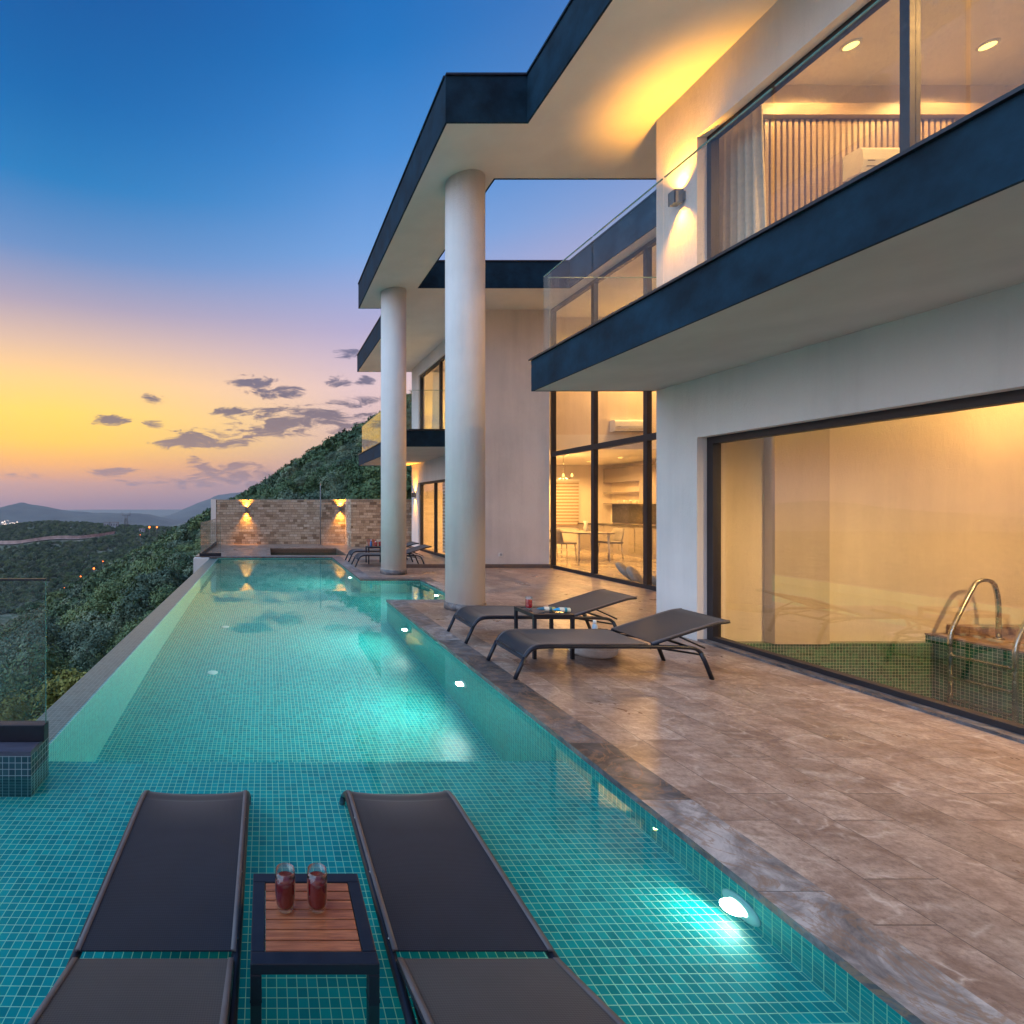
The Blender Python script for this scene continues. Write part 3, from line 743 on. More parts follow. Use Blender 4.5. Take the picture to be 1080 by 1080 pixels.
# dining table + chairs + chandelier
dt = empty('dining_table', (8.9, 14.6, 0)); tag(dt, 'dining table with white legs inside the glass wall', 'table')
b = MB(); b.box(-.5,.5,-.8,.8,.72,.76,.008); b.build('table_top', M['cabinet'], dt)
for sx in (-.42,.42):
    for sy in (-.7,.7):
        b = MB(); b.tube([(sx,sy,.001),(sx*.95,sy*.95,.719)],[.02,.03],8); b.build('leg', M['white'], dt)
b = MB(); b.lathe(0,0,[(.05,0),(.07,.1),(.045,.2),(.06,.3),(.05,.295)],18); o = b.build('vase', M['white']); o.location=(9.05,14.5,.761); tag(o,'white vase standing on the dining table','vase')
def chair_proto():
    t = empty('dining_chair')
    b = MB(); b.box(-.23,.23,-.22,.22,.44,.5,.02); b.build('seat', M['chair'], t)
    b = MB(); prof=[]
    for z, yy, w in ((.46,.2,.24),(.6,.24,.26),(.75,.27,.25),(.86,.29,.2)):
        prof.append([(-w,yy-.06,z),(-w*.5,yy+.02,z),(w*.5,yy+.02,z),(w,yy-.06,z),(w*.5,yy-.02,z),(-w*.5,yy-.02,z)])
    b.rings(prof); b.build('backrest', M['chair'], t)
    for sx in (-.19,.19):
        for sy in (-.18,.18):
            b = MB(); b.tube([(sx*1.15,sy*1.15,.001),(sx,sy,.439)],[.01,.014],8); b.build('leg', M['steel'], t)
    return t
ch0 = chair_proto()
for i, (x, y, a, lab) in enumerate(((8.2,14.1,-90,'grey upholstered dining chair nearest the glass wall'),(8.2,15.0,-90,'grey upholstered dining chair behind the nearest one along the table'),(9.6,14.3,90,'grey upholstered dining chair on the kitchen side of the table'))):
    o = ch0 if i == 0 else copy_tree(ch0)
    o.location = (x,y,0); o.rotation_euler[2] = R(-a); tag(o, lab, 'chair', 'chairs at the dining table')
cd = empty('chandelier', (8.35, 14.4, 2.9)); tag(cd, 'small chandelier with glowing bulbs hanging in the dining area', 'chandelier')
b = MB(); b.tube([(0,0,-.002),(0,0,-.55)], .008, 8); b.build('stem', M['steel'], cd)
for k in range(6):
    a = k*math.pi/3
    b = MB(); b.tube(chaikin([(0,0,-.55),(.12*math.cos(a),.12*math.sin(a),-.68),(.24*math.cos(a),.24*math.sin(a),-.6)],2), .006, 6); ar = b.build('arm', M['steel'], cd)
    b = MB(); b.lathe(.24*math.cos(a),.24*math.sin(a),[(.012,-.6),(.026,-.57),(.018,-.53),(.001,-.51)],12); b.build('bulb', M['warm_glow'], ar)
light('lamp','POINT',(0,0,-.75),30,WARM2,cd,.08)
# cushions inside the glass
for i,(x,y,rx,lab) in enumerate(((7.25,10.35,.5,'pale cushion leaning low behind the living room glass, the taller one'),(7.2,10.0,.9,'pale cushion lying low behind the living room glass, beside the taller one'),(7.3,9.6,.6,'pale cushion behind the living room glass nearest the mullion'))):
    b = MB(); n=20
    b.rings([[(math.cos(2*math.pi*k/n)*.23*math.cos(p)**.6, math.sin(2*math.pi*k/n)*.21*math.cos(p)**.6, .07*math.sin(p)) for k in range(n)] for p in [(-1.5+3*j/10) for j in range(11)]])
    o = b.build('cushion', M['chair']); o.location=(x,y,.17-.05*i); o.rotation_euler=(rx,.7-.2*i,.4*i); tag(o,lab,'cushion','cushions behind the living room glass')

# ------------------------------------------------------------------ LOUNGERS
def lounger_proto(W=.57):
    t = empty('sun_lounger'); h = W/2
    tr = .0165
    for s in (-h+tr, h-tr):
        b = MB(); b.tube(chaikin([(.085,s,.19),(.13,s,.255),(.20,s,.28),(.30,s,.283)],2)+[(.8,s,.283),(1.2,s,.281)]+chaikin([(1.42,s,.278),(1.55,s,.272),(1.60,s,.235)],2), tr, 10); rail = b.build('side_rail', M['metal'], t)
        b = MB()
        for x in (.42,.78,1.10): b.lathe(x, s, [(.005,.299),(.005,.303),(.003,.305)], 8)
        b.build('rivet', M['steel'], rail)
        b = MB(); b.tube([(.0,s,.002),(.03,s,.07),(.085,s,.19)],[.0175]*3,10); b.build('leg', M['metal'], t)
        b = MB(); b.tube([(1.60,s,.235),(1.645,s,.14),(1.70,s,.002)],[.0175]*3,10); b.build('leg', M['metal'], t)
    b = MB()
    for x, z in ((.09,.195),(1.18,.268),(1.585,.25)): b.tube([(x,-h+.03,z),(x,h-.03,z)], .012, 8)
    b.build('crossbar', M['metal'], t)
    # slings: a thin sheet with a little sag
    def sling(path, w, name, sag):
        b = MB(); m = 12
        up, dn = [], []
        n = len(path)
        for i, (x, z) in enumerate(path):
            k = math.sin(math.pi*i/(n-1))
            up.append([(x, -w+2*w*j/m, z - sag*k*(1-(2*j/m-1)**2)) for j in range(m+1)])
        b.rings(up, closed=False)
        for r_ in [[(p[0],p[1],p[2]-.005) for p in r] for r in up]: dn.append(r_)
        b.rings(dn, closed=False)
        b.rings([up[0], dn[0]], closed=False); b.rings([up[-1], dn[-1]], closed=False)
        b.rings([[r[0] for r in up],[r[0] for r in dn]], closed=False); b.rings([[r[-1] for r in up],[r[-1] for r in dn]], closed=False)
        o = b.build(name, M['sling'], t)
        for s in (-1,1):
            hb = MB(); hb.rings([[(x, s*(w-.012), z+.0035),(x, s*(w+.006), z+.0035),(x, s*(w+.006), z-.004),(x, s*(w-.012), z-.004)] for x, z in path])
            hb.build('hem', M['sling_edge'], o)
    seat = [(p.x, p.z) for p in chaikin([(.07,0,.17),(.10,0,.24),(.17,0,.297),(.27,0,.304)],2)] + [(.5,.304),(.75,.304),(.98,.304),(1.15,.304)]
    sling(seat, h-.022, 'seat_sling', .02)
    back = [(1.19,.312),(1.34,.36),(1.5,.412),(1.66,.463)] + [(p.x,p.z) for p in chaikin([(1.70,0,.475),(1.78,0,.497),(1.86,0,.505)],1)]
    sling(back, h-.028, 'back_sling', .008)
    for s in (-h+.03, h-.03):
        b = MB(); b.tube([(x,s,z-.014) for x,z in back], .0125, 8); b.build('back_frame', M['metal'], t)
        b = MB(); b.tube([(1.42,s*.94,.37),(1.66,s*.94,.262)], .008, 8); b.tube([(1.25,s*.9,.262),(1.62,s*.9,.205)], .009, 8); b.build('support_strut', M['metal'], t)
    b = MB(); b.tube([(1.855,-h+.03,.493),(1.855,h-.03,.493)], .012, 8); b.tube([(1.42,-h+.04,.372),(1.42,h-.04,.372)], .009, 8); b.build('back_crossbar', M['metal'], t)
    return t
L0 = lounger_proto()
G = 'dark mesh sun loungers'
spots = [((2.14,4.68,0),0,'dark sun lounger on the stone deck nearest the camera, before the big window'),
         ((2.16,5.82,0),0,'dark sun lounger on the stone deck right beside the large column'),
         ((2.16,12.72,0),0,'distant dark lounger behind the smaller column, closer to the water corner'),
         ((2.17,13.80,0),0,'distant dark lounger behind the smaller column, closest to the stone wall'),
         ((-.37,2.72+.14,ZS),-90,'dark sun lounger standing in the shallow water beside the low tiled wall'),
         ((.69,2.72+.14,ZS),-90,'dark sun lounger in the shallow water between the wooden table and the pool light')]
for i, (p, a, lab) in enumerate(spots):
    o = L0 if i == 0 else copy_tree(L0)
    o.location = p; o.rotation_euler[2] = R(a); tag(o, lab, 'sun lounger', G)
    if i >= 4:      # light on the slanted backs in the water, painted as a paler mesh
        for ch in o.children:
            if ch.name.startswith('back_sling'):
                ch.data = ch.data.copy(); ch.data.materials[0] = M['lit_back']; ch['label'] = 'mesh back rest with slanting light painted into its colour'

# ------------------------------------------------------------------ TABLES AND SMALL THINGS
def table(loc, w, d, h, top, lab, leg=.035):
    t = empty('side_table', loc); tag(t, lab, 'side table')
    a, c = w/2, d/2
    b = MB(); th = .035
    b.box(-a,a,-c,-c+.045,h-th,h,.003); b.box(-a,a,c-.045,c,h-th,h,.003); b.box(-a,-a+.045,-c+.0455,c-.0455,h-th,h,.003); b.box(a-.045,a,-c+.0455,c-.0455,h-th,h,.003)
    b.build('top_frame', M['metal'], t)
    for sx in (-1,1):
        for sy in (-1,1):
            x0, x1 = sorted((sx*a, sx*(a-leg))); y0, y1 = sorted((sy*c, sy*(c-leg)))
            b = MB(); b.box(x0,x1,y0,y1,.001,h-th-.0005,.003); l = b.build('leg', M['metal'], t)
            b = MB(); b.box(x0-.001,x1+.001,y0-.001,y1+.001,.255,.263); b.build('joint', M['metal'], l)
    if top == 'slats':
        n = 7; span = 2*(c-.047); p = span/n
        for k in range(n):
            y0 = -c+.047+p*k
            b = MB(); b.box(-a+.047, a-.047, y0+.0025, y0+p-.0025, h-.022, h-.002, .002)
            b.build('slat', M['teak'], t)
    else:
        b = MB(); b.box(-a+.047,a-.047,-c+.047,c-.047,h-.02,h-.004); b.build('top_panel', simple('dark_glass_top', (.05,.045,.05), .15), t)
    return t
TZ = .375
table((.150, 1.775, ZS), .40, .39, TZ, 'slats', 'small wooden slat table with metal frame standing in the shallow water')
table((2.80, 5.18, 0), .40, .40, .44, 'panel', 'low dark metal table on the deck between two loungers', .03)
table((2.80, 13.26, 0), .40, .38, .44, 'panel', 'low dark metal table between the two distant loungers', .03)

M['drink_glass'] = glass('drinking_glass', (.97,.985,.985), 1.6)
def drink_mat(name, col):
    m = bpy.data.materials.new(name); m.use_nodes = True
    b = m.node_tree.nodes['Principled BSDF']; b.inputs['Transmission Weight'].default_value = .12; b.inputs['Roughness'].default_value = .02
    b.inputs['IOR'].default_value = 1.33; b.inputs['Base Color'].default_value = c4(col); return m
M['wine'] = drink_mat('dark_red_drink', (.16,.0,.004)); M['juice'] = drink_mat('bright_red_drink', (.5,.012,.015))
def tumbler(loc, lab, liquid, s=1., fill=.78):
    t = empty('drinking_glass', loc); tag(t, lab, 'glass', 'drinks on the small tables')
    H = .136*s
    outer = [(.026,0),(.031,.004),(.0352,.025),(.0365,.055),(.0362,.09),(.0345,.136)]
    outer = [(r*s, z*s) for r, z in outer]
    inner = [(r-.0016*s, max(z,.014*s)) for r, z in outer[::-1]]
    b = MB(); b.lathe(0,0,[(.0001,0)]+outer+inner[:-1]+[(.029*s,.014*s),(.0001,.013*s)],36,False,False); b.build('tumbler', M['drink_glass'], t)
    zt = fill*H
    liq = [(.0001,.0145*s),(.0285*s,.0152*s),(.0333*s,.027*s),(.0342*s,.06*s),(.0342*s,.095*s)]
    liq = [p for p in liq if p[1] < zt] + [(.0341*s, zt),(.0001,zt)]
    b = MB(); b.lathe(0,0,liq,36,False,False); b.build('drink', M[liquid], t)
tumbler((.066,1.80,ZS+TZ-.001), 'tumbler of dark red drink on the wooden table, beside the lounger near the low wall', 'wine')
tumbler((.178,1.80,ZS+TZ-.001), 'tumbler of dark red drink on the wooden table, the one toward the lit lounger', 'wine')
tumbler((2.69,5.25,.4375), 'tumbler of bright red drink on the deck table with sunscreen tubes', 'juice', .95, .75)
tumbler((2.82,13.2,.4375), 'red drink on the distant table, next to the blue bottle', 'juice', 1.1, .85)
tumbler((2.94,13.24,.4375), 'red drink on the distant table, nearest the column', 'juice', 1.1, .85)
def tube_thing(loc, rz, col, capcol, lab, L=.16):
    t = empty('sunscreen_tube', loc, rz); tag(t, lab, 'sunscreen tube', 'sunscreen tubes on the deck table')
    n = 20
    b = MB(); b.rings([[(x, r*math.cos(2*math.pi*k/n), .026+ min(r,.024)*zs*math.sin(2*math.pi*k/n)) for k in range(n)] for x, r, zs in ((-L/2,.026,.12),(-L/2+.03,.026,.55),(0,.0245,.9),(L/2-.03,.024,1))]); b.build('body', simple('tube_plastic', col, .35, var=.05), t)
    b = MB(); b.rings([[(x, r*math.cos(2*math.pi*k/n), .026+r*math.sin(2*math.pi*k/n)) for k in range(n)] for x, r in ((L/2-.0295,.0215),(L/2,.0215),(L/2+.004,.018))]); b.build('cap', simple('tube_cap', capcol, .35, var=.05), t)
    b = MB(); b.rings([[(x, r*1.006*math.cos(2*math.pi*k/n), .0262+r*1.006*.95*math.sin(2*math.pi*k/n)) for k in range(n)] for x, r in ((-.02,.0247),(.025,.0245))], True, False, False); b.build('label_band', simple('tube_band', (.75,.72,.6), .5, var=.1), t)
tube_thing((2.80,5.13,.4365), R(-12), (.03,.16,.26), (.55,.45,.12), 'teal sunscreen tube lying on the deck table beside the red drink')
tube_thing((2.93,5.09,.4365), R(-8), (.03,.35,.62), (.75,.7,.5), 'bright blue sunscreen tube with pale cap lying at the table end')
bt = empty('water_bottle', (2.72,13.3,.4375)); tag(bt, 'small blue bottle on the distant table beside red drinks', 'bottle')
b = MB(); b.lathe(0,0,[(.03,0),(.032,.01),(.032,.10),(.014,.13),(.014,.15)],20); b.build('body', simple('blue_plastic', (.03,.12,.3), .3), bt)
b = MB(); b.lathe(0,0,[(.016,.1505),(.016,.17),(.012,.172)],16); b.build('cap', M['white'], bt)
pf = empty('pouf', (3.28,5.16,0)); tag(pf, 'low white rounded pouf on the deck under the lounger', 'pouf')
b = MB(); prof = [(.0001,.001),(.17,.001),(.21,.03),(.225,.09),(.215,.15),(.18,.185),(.0001,.19)]
b.lathe(0,0,prof,40,False,False); b.build('body', simple('white_cover', (.72,.68,.63), .7, bump=.2), pf)
b = MB(); b.lathe(0,0,[(.2255,.086),(.2285,.09),(.2255,.094)],40,False,False); b.build('seam', M['white'], pf)
sp = empty('spray_bottle', (3.27,5.1,.19)); tag(sp, 'pale blue spray bottle standing on the white pouf', 'bottle')
b = MB(); b.lathe(0,0,[(.022,.0),(.024,.006),(.024,.115),(.012,.13)],20); b.build('body', simple('spray_body', (.35,.47,.6), .35), sp)
b = MB(); b.lathe(0,0,[(.016,.1302),(.016,.165),(.009,.168)],16); b.build('cap', M['white'], sp)
pot = empty('flower_pot', (3.70,18.1,0)); tag(pot, 'terracotta flower pot in front of the stone wall', 'flower pot')
b = MB(); b.lathe(0,0,[(.0001,.001),(.10,.001),(.15,.25),(.135,.25),(.12,.2),(.0001,.2)],28,False,False); b.build('body', M['terracotta'], pot)
b = MB(); b.lathe(0,0,[(.150,.245),(.165,.247),(.168,.295),(.152,.297),(.140,.25)],28,False,False); b.build('rim', M['terracotta'], pot)
#TERRAIN#
# ------------------------------------------------------------------ TERRAIN
def sstep(a, b, x):
    t = max(0, min(1, (x-a)/(b-a))); return t*t*(3-2*t)
def nz(x, y, s, seed=0): return mnoise.noise(Vector((x/s, y/s, seed)))
def height(x, y):
    d = math.hypot(x, y)
    zn = -3.4 + .55*x + .046*y
    zn += (nz(x,y,55,3)*5 + nz(x,y,18,5)*1.6)*sstep(15, 120, d)
    if y > 300: zn -= (y-300)*.55
    zn = min(zn, 95)
    dx = x/max(y, 1)
    crest = -36 + 7*math.exp(-((dx+.42)/.10)**2) - 7*sstep(-.44,-.62,dx) - 3*sstep(-.30,-.18,dx)
    zm = -70 + (crest+70)*sstep(360, 900, y) + nz(x,y,140,9)*5*sstep(330,500,y)*(1-sstep(800,900,y)) + nz(x,y,40,2)*1.5
    zm -= (y-900)*.22 if y > 900 else 0
    zm = max(zm, -190)
    z = max(zn, zm)
    # cut for the house, terrace and pool
    if -9 < y < 22 and x > -6:
        c = -3.0
        k = sstep(-6, -2.6, x)*sstep(22.5, 20.6, y)*sstep(-9, -6, y)
        if z > c: z = z + (c-z)*k
        if x > -2.6 and z > c and y < 20.7: z = c
    return z
rad = [0, 3, 5, 7, 9, 11, 13, 15, 17, 19, 20.5, 22, 24, 27]
while rad[-1] < 1700: rad.append(rad[-1]*1.055+.3)
rad += [2200, 3000, 4500, 7000, 11000, 16000, 24000]
NA = 220
b = MB(); rows = []
for r in rad:
    rows.append([(r*math.sin(2*math.pi*k/NA), r*math.cos(2*math.pi*k/NA), height(r*math.sin(2*math.pi*k/NA), r*math.cos(2*math.pi*k/NA))) for k in range(NA)] if r else None)
vs = [[b.bm.verts.new(p) for p in row] for row in rows[1:]]
c0 = b.bm.verts.new((0,0,height(0,0)))
for k in range(NA): b.bm.faces.new((c0, vs[0][k], vs[0][(k+1)%NA]))
for a_, b_ in zip(vs, vs[1:]):
    for k in range(NA):
        f = b.bm.faces.new((a_[k], b_[k], b_[(k+1)%NA], a_[(k+1)%NA])); f.smooth = True
def ground_mat():
    m, t, bb, tc = newmat('scrub_ground'); v = tc.outputs['Object']
    n1 = t.noise(v, .12, 8, .75); n2 = t.noise(v, .02, 4, .6)
    col = t.ramp(n1, [(.35,(.06,.085,.05,1)),(.50,(.15,.165,.10,1)),(.64,(.40,.34,.25,1))])
    t.l(t.mix(t.ramp(n2,[(.4,0),(.7,.5)]), col, (.09,.08,.055,1)), bb.inputs['Base Color'])
    bb.inputs['Roughness'].default_value = .95; bb.inputs['Specular IOR Level'].default_value = .1
    return m
struct(b.build('hillside', ground_mat(), normals=False))

# unpaved road along the face of the mid ridge
def march(px, py_, y0=420, y1=900):
    y = y0
    while y < y1:
        if height((px-281)*y/540, y) >= HC-(py_-533)*y/540: return ((px-281)*y/540, y)
        y += 3
    return ((px-281)*y1/540, y1)
pts = [march(px, 577-12*((px+30)/152)+1.2*math.sin(px*.09)) for px in range(-30, 123, 6)]
for _ in range(3): pts = [pts[0]]+[((a[0]+2*b_[0]+c[0])/4, (a[1]+2*b_[1]+c[1])/4) for a, b_, c in zip(pts, pts[1:], pts[2:])]+[pts[-1]]
ROAD = pts
b = MB()
for (xa, ya), (xb, yb) in zip(pts, pts[1:]):
    za, zb = height(xa, ya), height(xb, yb)
    b.face([(xa,ya-5,za+.6),(xb,yb-5,zb+.6),(xb,yb+3,zb+1.0),(xa,ya+3,za+1.0)])          # track
    b.face([(xa,ya+3,za+1.0),(xb,yb+3,zb+1.0),(xb,yb+6,zb+4.6),(xa,ya+6,za+4.6)])         # cut bank above it
struct(b.build('dirt_road', simple('pale_earth', (.42,.27,.21), .95, var=.35, scale=.15), normals=False))

# mountains
def mountain(name, prof, dist, depth, seed):
    b = MB(); rows = []
    xs = [prof[0][0] + (prof[-1][0]-prof[0][0])*i/160 for i in range(161)]
    def py(px):
        for (a, ya), (c, yc) in zip(prof, prof[1:]):
            if a <= px <= c:
                u = (px-a)/(c-a); return ya+(yc-ya)*(u*u*(3-2*u)*.5+u*.5)
    for j in range(-14, 15):
        f = j/14; row = []
        for i, px in enumerate(xs):
            Y = dist + f*depth; X = (px-281)*dist/540
            h = (533-py(px))*dist/540 + 200
            rough = mnoise.fractal(Vector((X/900, Y/900, seed)), .9, 2.1, 6)
            ridge = (1-abs(f))**.85
            z = -200 + h*ridge*(1+.28*rough*abs(f)**.5*(1-abs(f))*2) + 6*mnoise.noise(Vector((X/160,Y/160,seed)))
            row.append((X + f*0, Y, z))
        rows.append(row)
    b.rings(rows, closed=False)
    return struct(b.build(name, simple('rocky_scrub_'+name, (.075,.08,.06), .95, var=.5, scale=.004), normals=True))
mountain('mountains', [(-420,540),(-300,528),(-200,534),(-120,541),(-60,544),(0,536.5),(12,533),(23,529.5),(33,532),(45,533.5),(73,538.5),(100,540.5),(125,541),(147,541.5),(158,544),(171,548),(200,556),(240,566)], 5200, 1700, 3)
mountain('mountains', [(120,566),(150,556),(170,548),(182,543),(190,539),(200,535),(212,530),(222,526.5),(233,522),(245,520),(300,512),(380,516),(500,525),(700,530),(900,528)], 8000, 2000, 8)

# ------------------------------------------------------------------ TREES
LEAF_A = foliage('leaves_dark_oak', [(.02,.048,.026),(.055,.105,.045),(.12,.185,.072),(.23,.28,.10)])
LEAF_B = foliage('leaves_olive', [(.042,.078,.05),(.095,.145,.088),(.175,.23,.135),(.29,.33,.19)])
LEAF_Y = foliage('leaves_yellow_green', [(.10,.10,.015),(.19,.18,.03),(.28,.26,.05),(.38,.34,.08)])
def crown_mesh(name, seed, lobes, nleaf, ls, mat):
    rnd = random.Random(seed); me = bpy.data.meshes.new(name)
    V_, F_ = [], []
    L = []
    for k in range(lobes):
        a = 2.4*k + rnd.uniform(-.4,.4); r = .95*math.sqrt((k+.5)/lobes)
        L.append((math.cos(a)*r, math.sin(a)*r, 1.55 - .75*r*r + rnd.uniform(-.28,.28), rnd.uniform(.38,.60)))
    for k in range(lobes//2):
        a = rnd.uniform(0,6.28); L.append((math.cos(a)*.75, math.sin(a)*.75, rnd.uniform(.45,.8), rnd.uniform(.3,.45)))
    per = nleaf//len(L)
    for lx, ly, lz, lr in L:
        # each lobe is a loose ball of sprigs with bumps, thinner underneath
        for c in range(max(4, per//7)):
            d = Vector((rnd.gauss(0,1), rnd.gauss(0,1), rnd.gauss(.25,1))).normalized()
            q = d*lr*(.80+.28*mnoise.noise(d*3.1+Vector((lx*7,ly*7,seed)))+rnd.uniform(-.12,.10))
            for _ in range(7):
                p = Vector((lx+q.x+rnd.gauss(0,.045), ly+q.y+rnd.gauss(0,.045), max(.12, lz+q.z*.9+rnd.gauss(0,.04))))
                n = (d*1.5 + Vector((rnd.gauss(0,.5), rnd.gauss(0,.5), rnd.gauss(.2,.5)))).normalized()
                u = n.orthogonal().normalized(); u = (Matrix.Rotation(rnd.uniform(0,6.28),3,n) @ u); w = n.cross(u)
                s = ls*rnd.uniform(.6,1.35); i0 = len(V_)
                V_ += [p-u*s, p+w*s*.6, p+u*s, p-w*s*.6]; F_.append((i0,i0+1,i0+2,i0+3))
    me.from_pydata([tuple(v) for v in V_], [], F_); me.materials.append(mat); me.update(); return me
def trunk_mesh(name, seed):
    rnd = random.Random(seed); b = MB()
    b.tube([(0,0,-.4),(.02,.01,.3),(.05,-.02,.7),(.03,.03,1.2)],[.10,.075,.06,.03],8)
    for k in range(5):
        a = k*1.257+rnd.uniform(-.3,.3); z = rnd.uniform(.35,.75)
        b.tube([(.03,0,z),(.3*math.cos(a),.3*math.sin(a),z+.35),(.6*math.cos(a),.6*math.sin(a),z+.75)],[.045,.03,.012],6)
    o = b.build(name, M['bark']); me = o.data; bpy.data.objects.remove(o); return me
def tree_from(crown, trunk, name='tree'):
    t = empty(name)
    for nm, me in (('trunk',trunk),('crown',crown)):
        o = bpy.data.objects.new(nm, me); COL.objects.link(o); o.parent = t
    return t
trunks = [trunk_mesh('trunk', s) for s in (1,2)]
near_c = [crown_mesh('crown', 21, 9, 15000, .036, LEAF_A), crown_mesh('crown', 22, 7, 15000, .034, LEAF_B), crown_mesh('crown', 23, 8, 15000, .036, LEAF_A), crown_mesh('crown', 24, 10, 14000, .033, LEAF_B)]
yel_c = crown_mesh('crown', 31, 10, 16000, .030, LEAF_Y)
far_c = [crown_mesh('crown', 41, 8, 3600, .075, LEAF_A), crown_mesh('crown', 42, 7, 3600, .075, LEAF_B), crown_mesh('crown', 43, 9, 3600, .078, LEAF_A)]
def in_view(x, y, z, m=60):
    if y < 1: return False
    px = 281+540*x/y; py = 533-540*(z-HC)/y
    return -m < px < 560 and 380 < py < 860+m
def clear_of_house(x, y): return not (x > -3.2 and y < 22.5) and not (y < 6 and x > -4)
protos = [tree_from(near_c[i], trunks[i%2]) for i in range(4)]
used = [False]*4
KIND = ['dark green rounded tree in the dense wood below the pool edge', 'grey green olive tree in the dense wood below the pool edge']
def put_tree(i, x, y, s, lab, grp, sz=1.0, proto=None):
    global used
    if proto is not None: o = proto
    elif not used[i]: o = protos[i]; used[i] = True
    else: o = copy_tree(protos[i])
    o.location = (x, y, height(x,y)-.1); o.scale = (s, s, s*sz); o.rotation_euler[2] = random.uniform(0, 6.28)
    tag(o, lab, 'tree', grp)
    return o
# jittered grid, nearest first
pts = []
d = 9.0
rng = random.Random(5)
while d < 330:
    sp = 3.0 if d < 40 else (3.3 if d < 120 else 3.9)
    n = int(2.2*d/sp)
    for k in range(n):
        a = -1.0 + 1.75*k/n + rng.uniform(-.5,.5)*1.75/n; r = d + rng.uniform(-.5,.5)*sp
        x, y = r*math.sin(a), r*math.cos(a)
        z = height(x, y)
        if not clear_of_house(x, y) or not in_view(x, y, z+1.5): continue
        if z < -66: continue
        if x < -3 and math.hypot(x+5, y-12.9) < 2.6 or (y < 13 and x < -2.5): continue
        # a tree hidden by the pool deck edge or too close to the glass is skipped
        pts.append((math.hypot(x, y), x, y, z))
    d += sp
pts.sort()
N_IND = 285
ind, mass = pts[:N_IND], pts[N_IND:]
for (dd, x, y, z) in ind:
    i = rng.choice((0,0,1,1,2,3,3)); s = rng.uniform(1.25, 2.0)*(1+.15*nz(x,y,9,4))
    if dd < 16: s = min(s, 1.3)
    put_tree(i, x, y, s, KIND[i%2], 'trees of the wood below the pool', rng.uniform(.85,1.1))
for k,(x,y,s,lab) in enumerate(((-5.6,12.9,1.75,'yellow green bush behind the near glass railing, the larger one'),(-4.3,12.9,1.35,'yellow green bush at the foot of the pool edge beside the glass railing'))):
    put_tree(0, x, y, s, lab, 'yellow green bushes', .95, tree_from(yel_c, trunks[0], 'bush'))
cy = empty('cypress'); cx_, cyy = -56., 290.; cy.location = (cx_, cyy, height(cx_,cyy)-1); tag(cy, 'lone dark pointed cypress on the skyline beside the town lights', 'tree')
b = MB(); b.tube([(0,0,0),(0,0,2)],[.25,.2],8); b.build('trunk', M['bark'], cy)
rnd = random.Random(9); me = bpy.data.meshes.new('crown'); V_, F_ = [], []
for k in range(1500):
    z = rnd.uniform(1,9.0); r = (.15+1.25*math.sin(math.pi*min(1,(z/9.2))**.8))*rnd.uniform(.4,1.05); a = rnd.uniform(0,6.28)
    p = Vector((r*math.cos(a), r*math.sin(a), z)); u = Vector((rnd.gauss(0,1),rnd.gauss(0,1),rnd.gauss(0,1))).normalized(); w = u.orthogonal().normalized()
    i0 = len(V_); V_ += [p-u*.3,p+w*.15,p+u*.3,p-w*.15]; F_.append((i0,i0+1,i0+2,i0+3))
me.from_pydata([tuple(v) for v in V_],[],F_); me.materials.append(LEAF_A); o = bpy.data.objects.new('crown', me); COL.objects.link(o); o.parent = cy

def mass_object(name, points, crowns, smin, smax, seed, label):
    me = bpy.data.meshes.new(name); me.from_pydata(points, [], []); me.update()
    o = bpy.data.objects.new(name, me); COL.objects.link(o); tag(o, label, 'trees', None, 'stuff')
    ng = bpy.data.node_groups.new(name, 'GeometryNodeTree'); t = NT(ng)
    ng.interface.new_socket('Geometry', in_out='INPUT', socket_type='NodeSocketGeometry'); ng.interface.new_socket('Geometry', in_out='OUTPUT', socket_type='NodeSocketGeometry')
    gi = t.n('NodeGroupInput'); go = t.n('NodeGroupOutput'); ip_ = t.n('GeometryNodeInstanceOnPoints')
    ob = t.n('GeometryNodeObjectInfo'); ob.inputs['Object'].default_value = crowns; ob.inputs['As Instance'].default_value = True
    rv = t.n('FunctionNodeRandomValue'); rv.data_type = 'FLOAT_VECTOR'; rv.inputs[0].default_value = (0,0,0); rv.inputs[1].default_value = (.25,.25,6.28); rv.inputs['Seed'].default_value = seed
    rs = t.n('FunctionNodeRandomValue'); rs.data_type = 'FLOAT'; rs.inputs[2].default_value = smin; rs.inputs[3].default_value = smax; rs.inputs['Seed'].default_value = seed+7
    t.l(gi.outputs[0], ip_.inputs['Points']); t.l(ob.outputs['Geometry'], ip_.inputs['Instance'])
    t.l(rv.outputs[0], ip_.inputs['Rotation']); t.l(rs.outputs[1], ip_.inputs['Scale']); t.l(ip_.outputs[0], go.inputs[0])
    md = o.modifiers.new('scatter', 'NODES'); md.node_group = ng
    return o
# source crowns for the far woods stand in the wood themselves
src = []
for i, (dd, x, y, z) in enumerate(mass[:3]):
    t = empty('tree', (x,y,z-.1)); t.scale = (1.6,)*3; tag(t, ['dark green tree on the slope behind the nearer trees','olive green tree on the slope behind the nearer trees','deep green tree on the slope behind the nearer trees'][i], 'tree', 'trees of the wood below the pool')
    for nm, mm in (('trunk',trunks[i%2]),('crown',far_c[i])):
        o = bpy.data.objects.new(nm, mm); COL.objects.link(o); o.parent = t
    src.append(o)
mass = mass[3:]
for i in range(3):
    mass_object('woodland', [(x,y,z-.1) for (dd,x,y,z) in mass[i::3]], src[i], 1.5, 2.6, i, 'dense wood covering the steep slope behind the pool')
print('TREES', len(ind), len(mass))
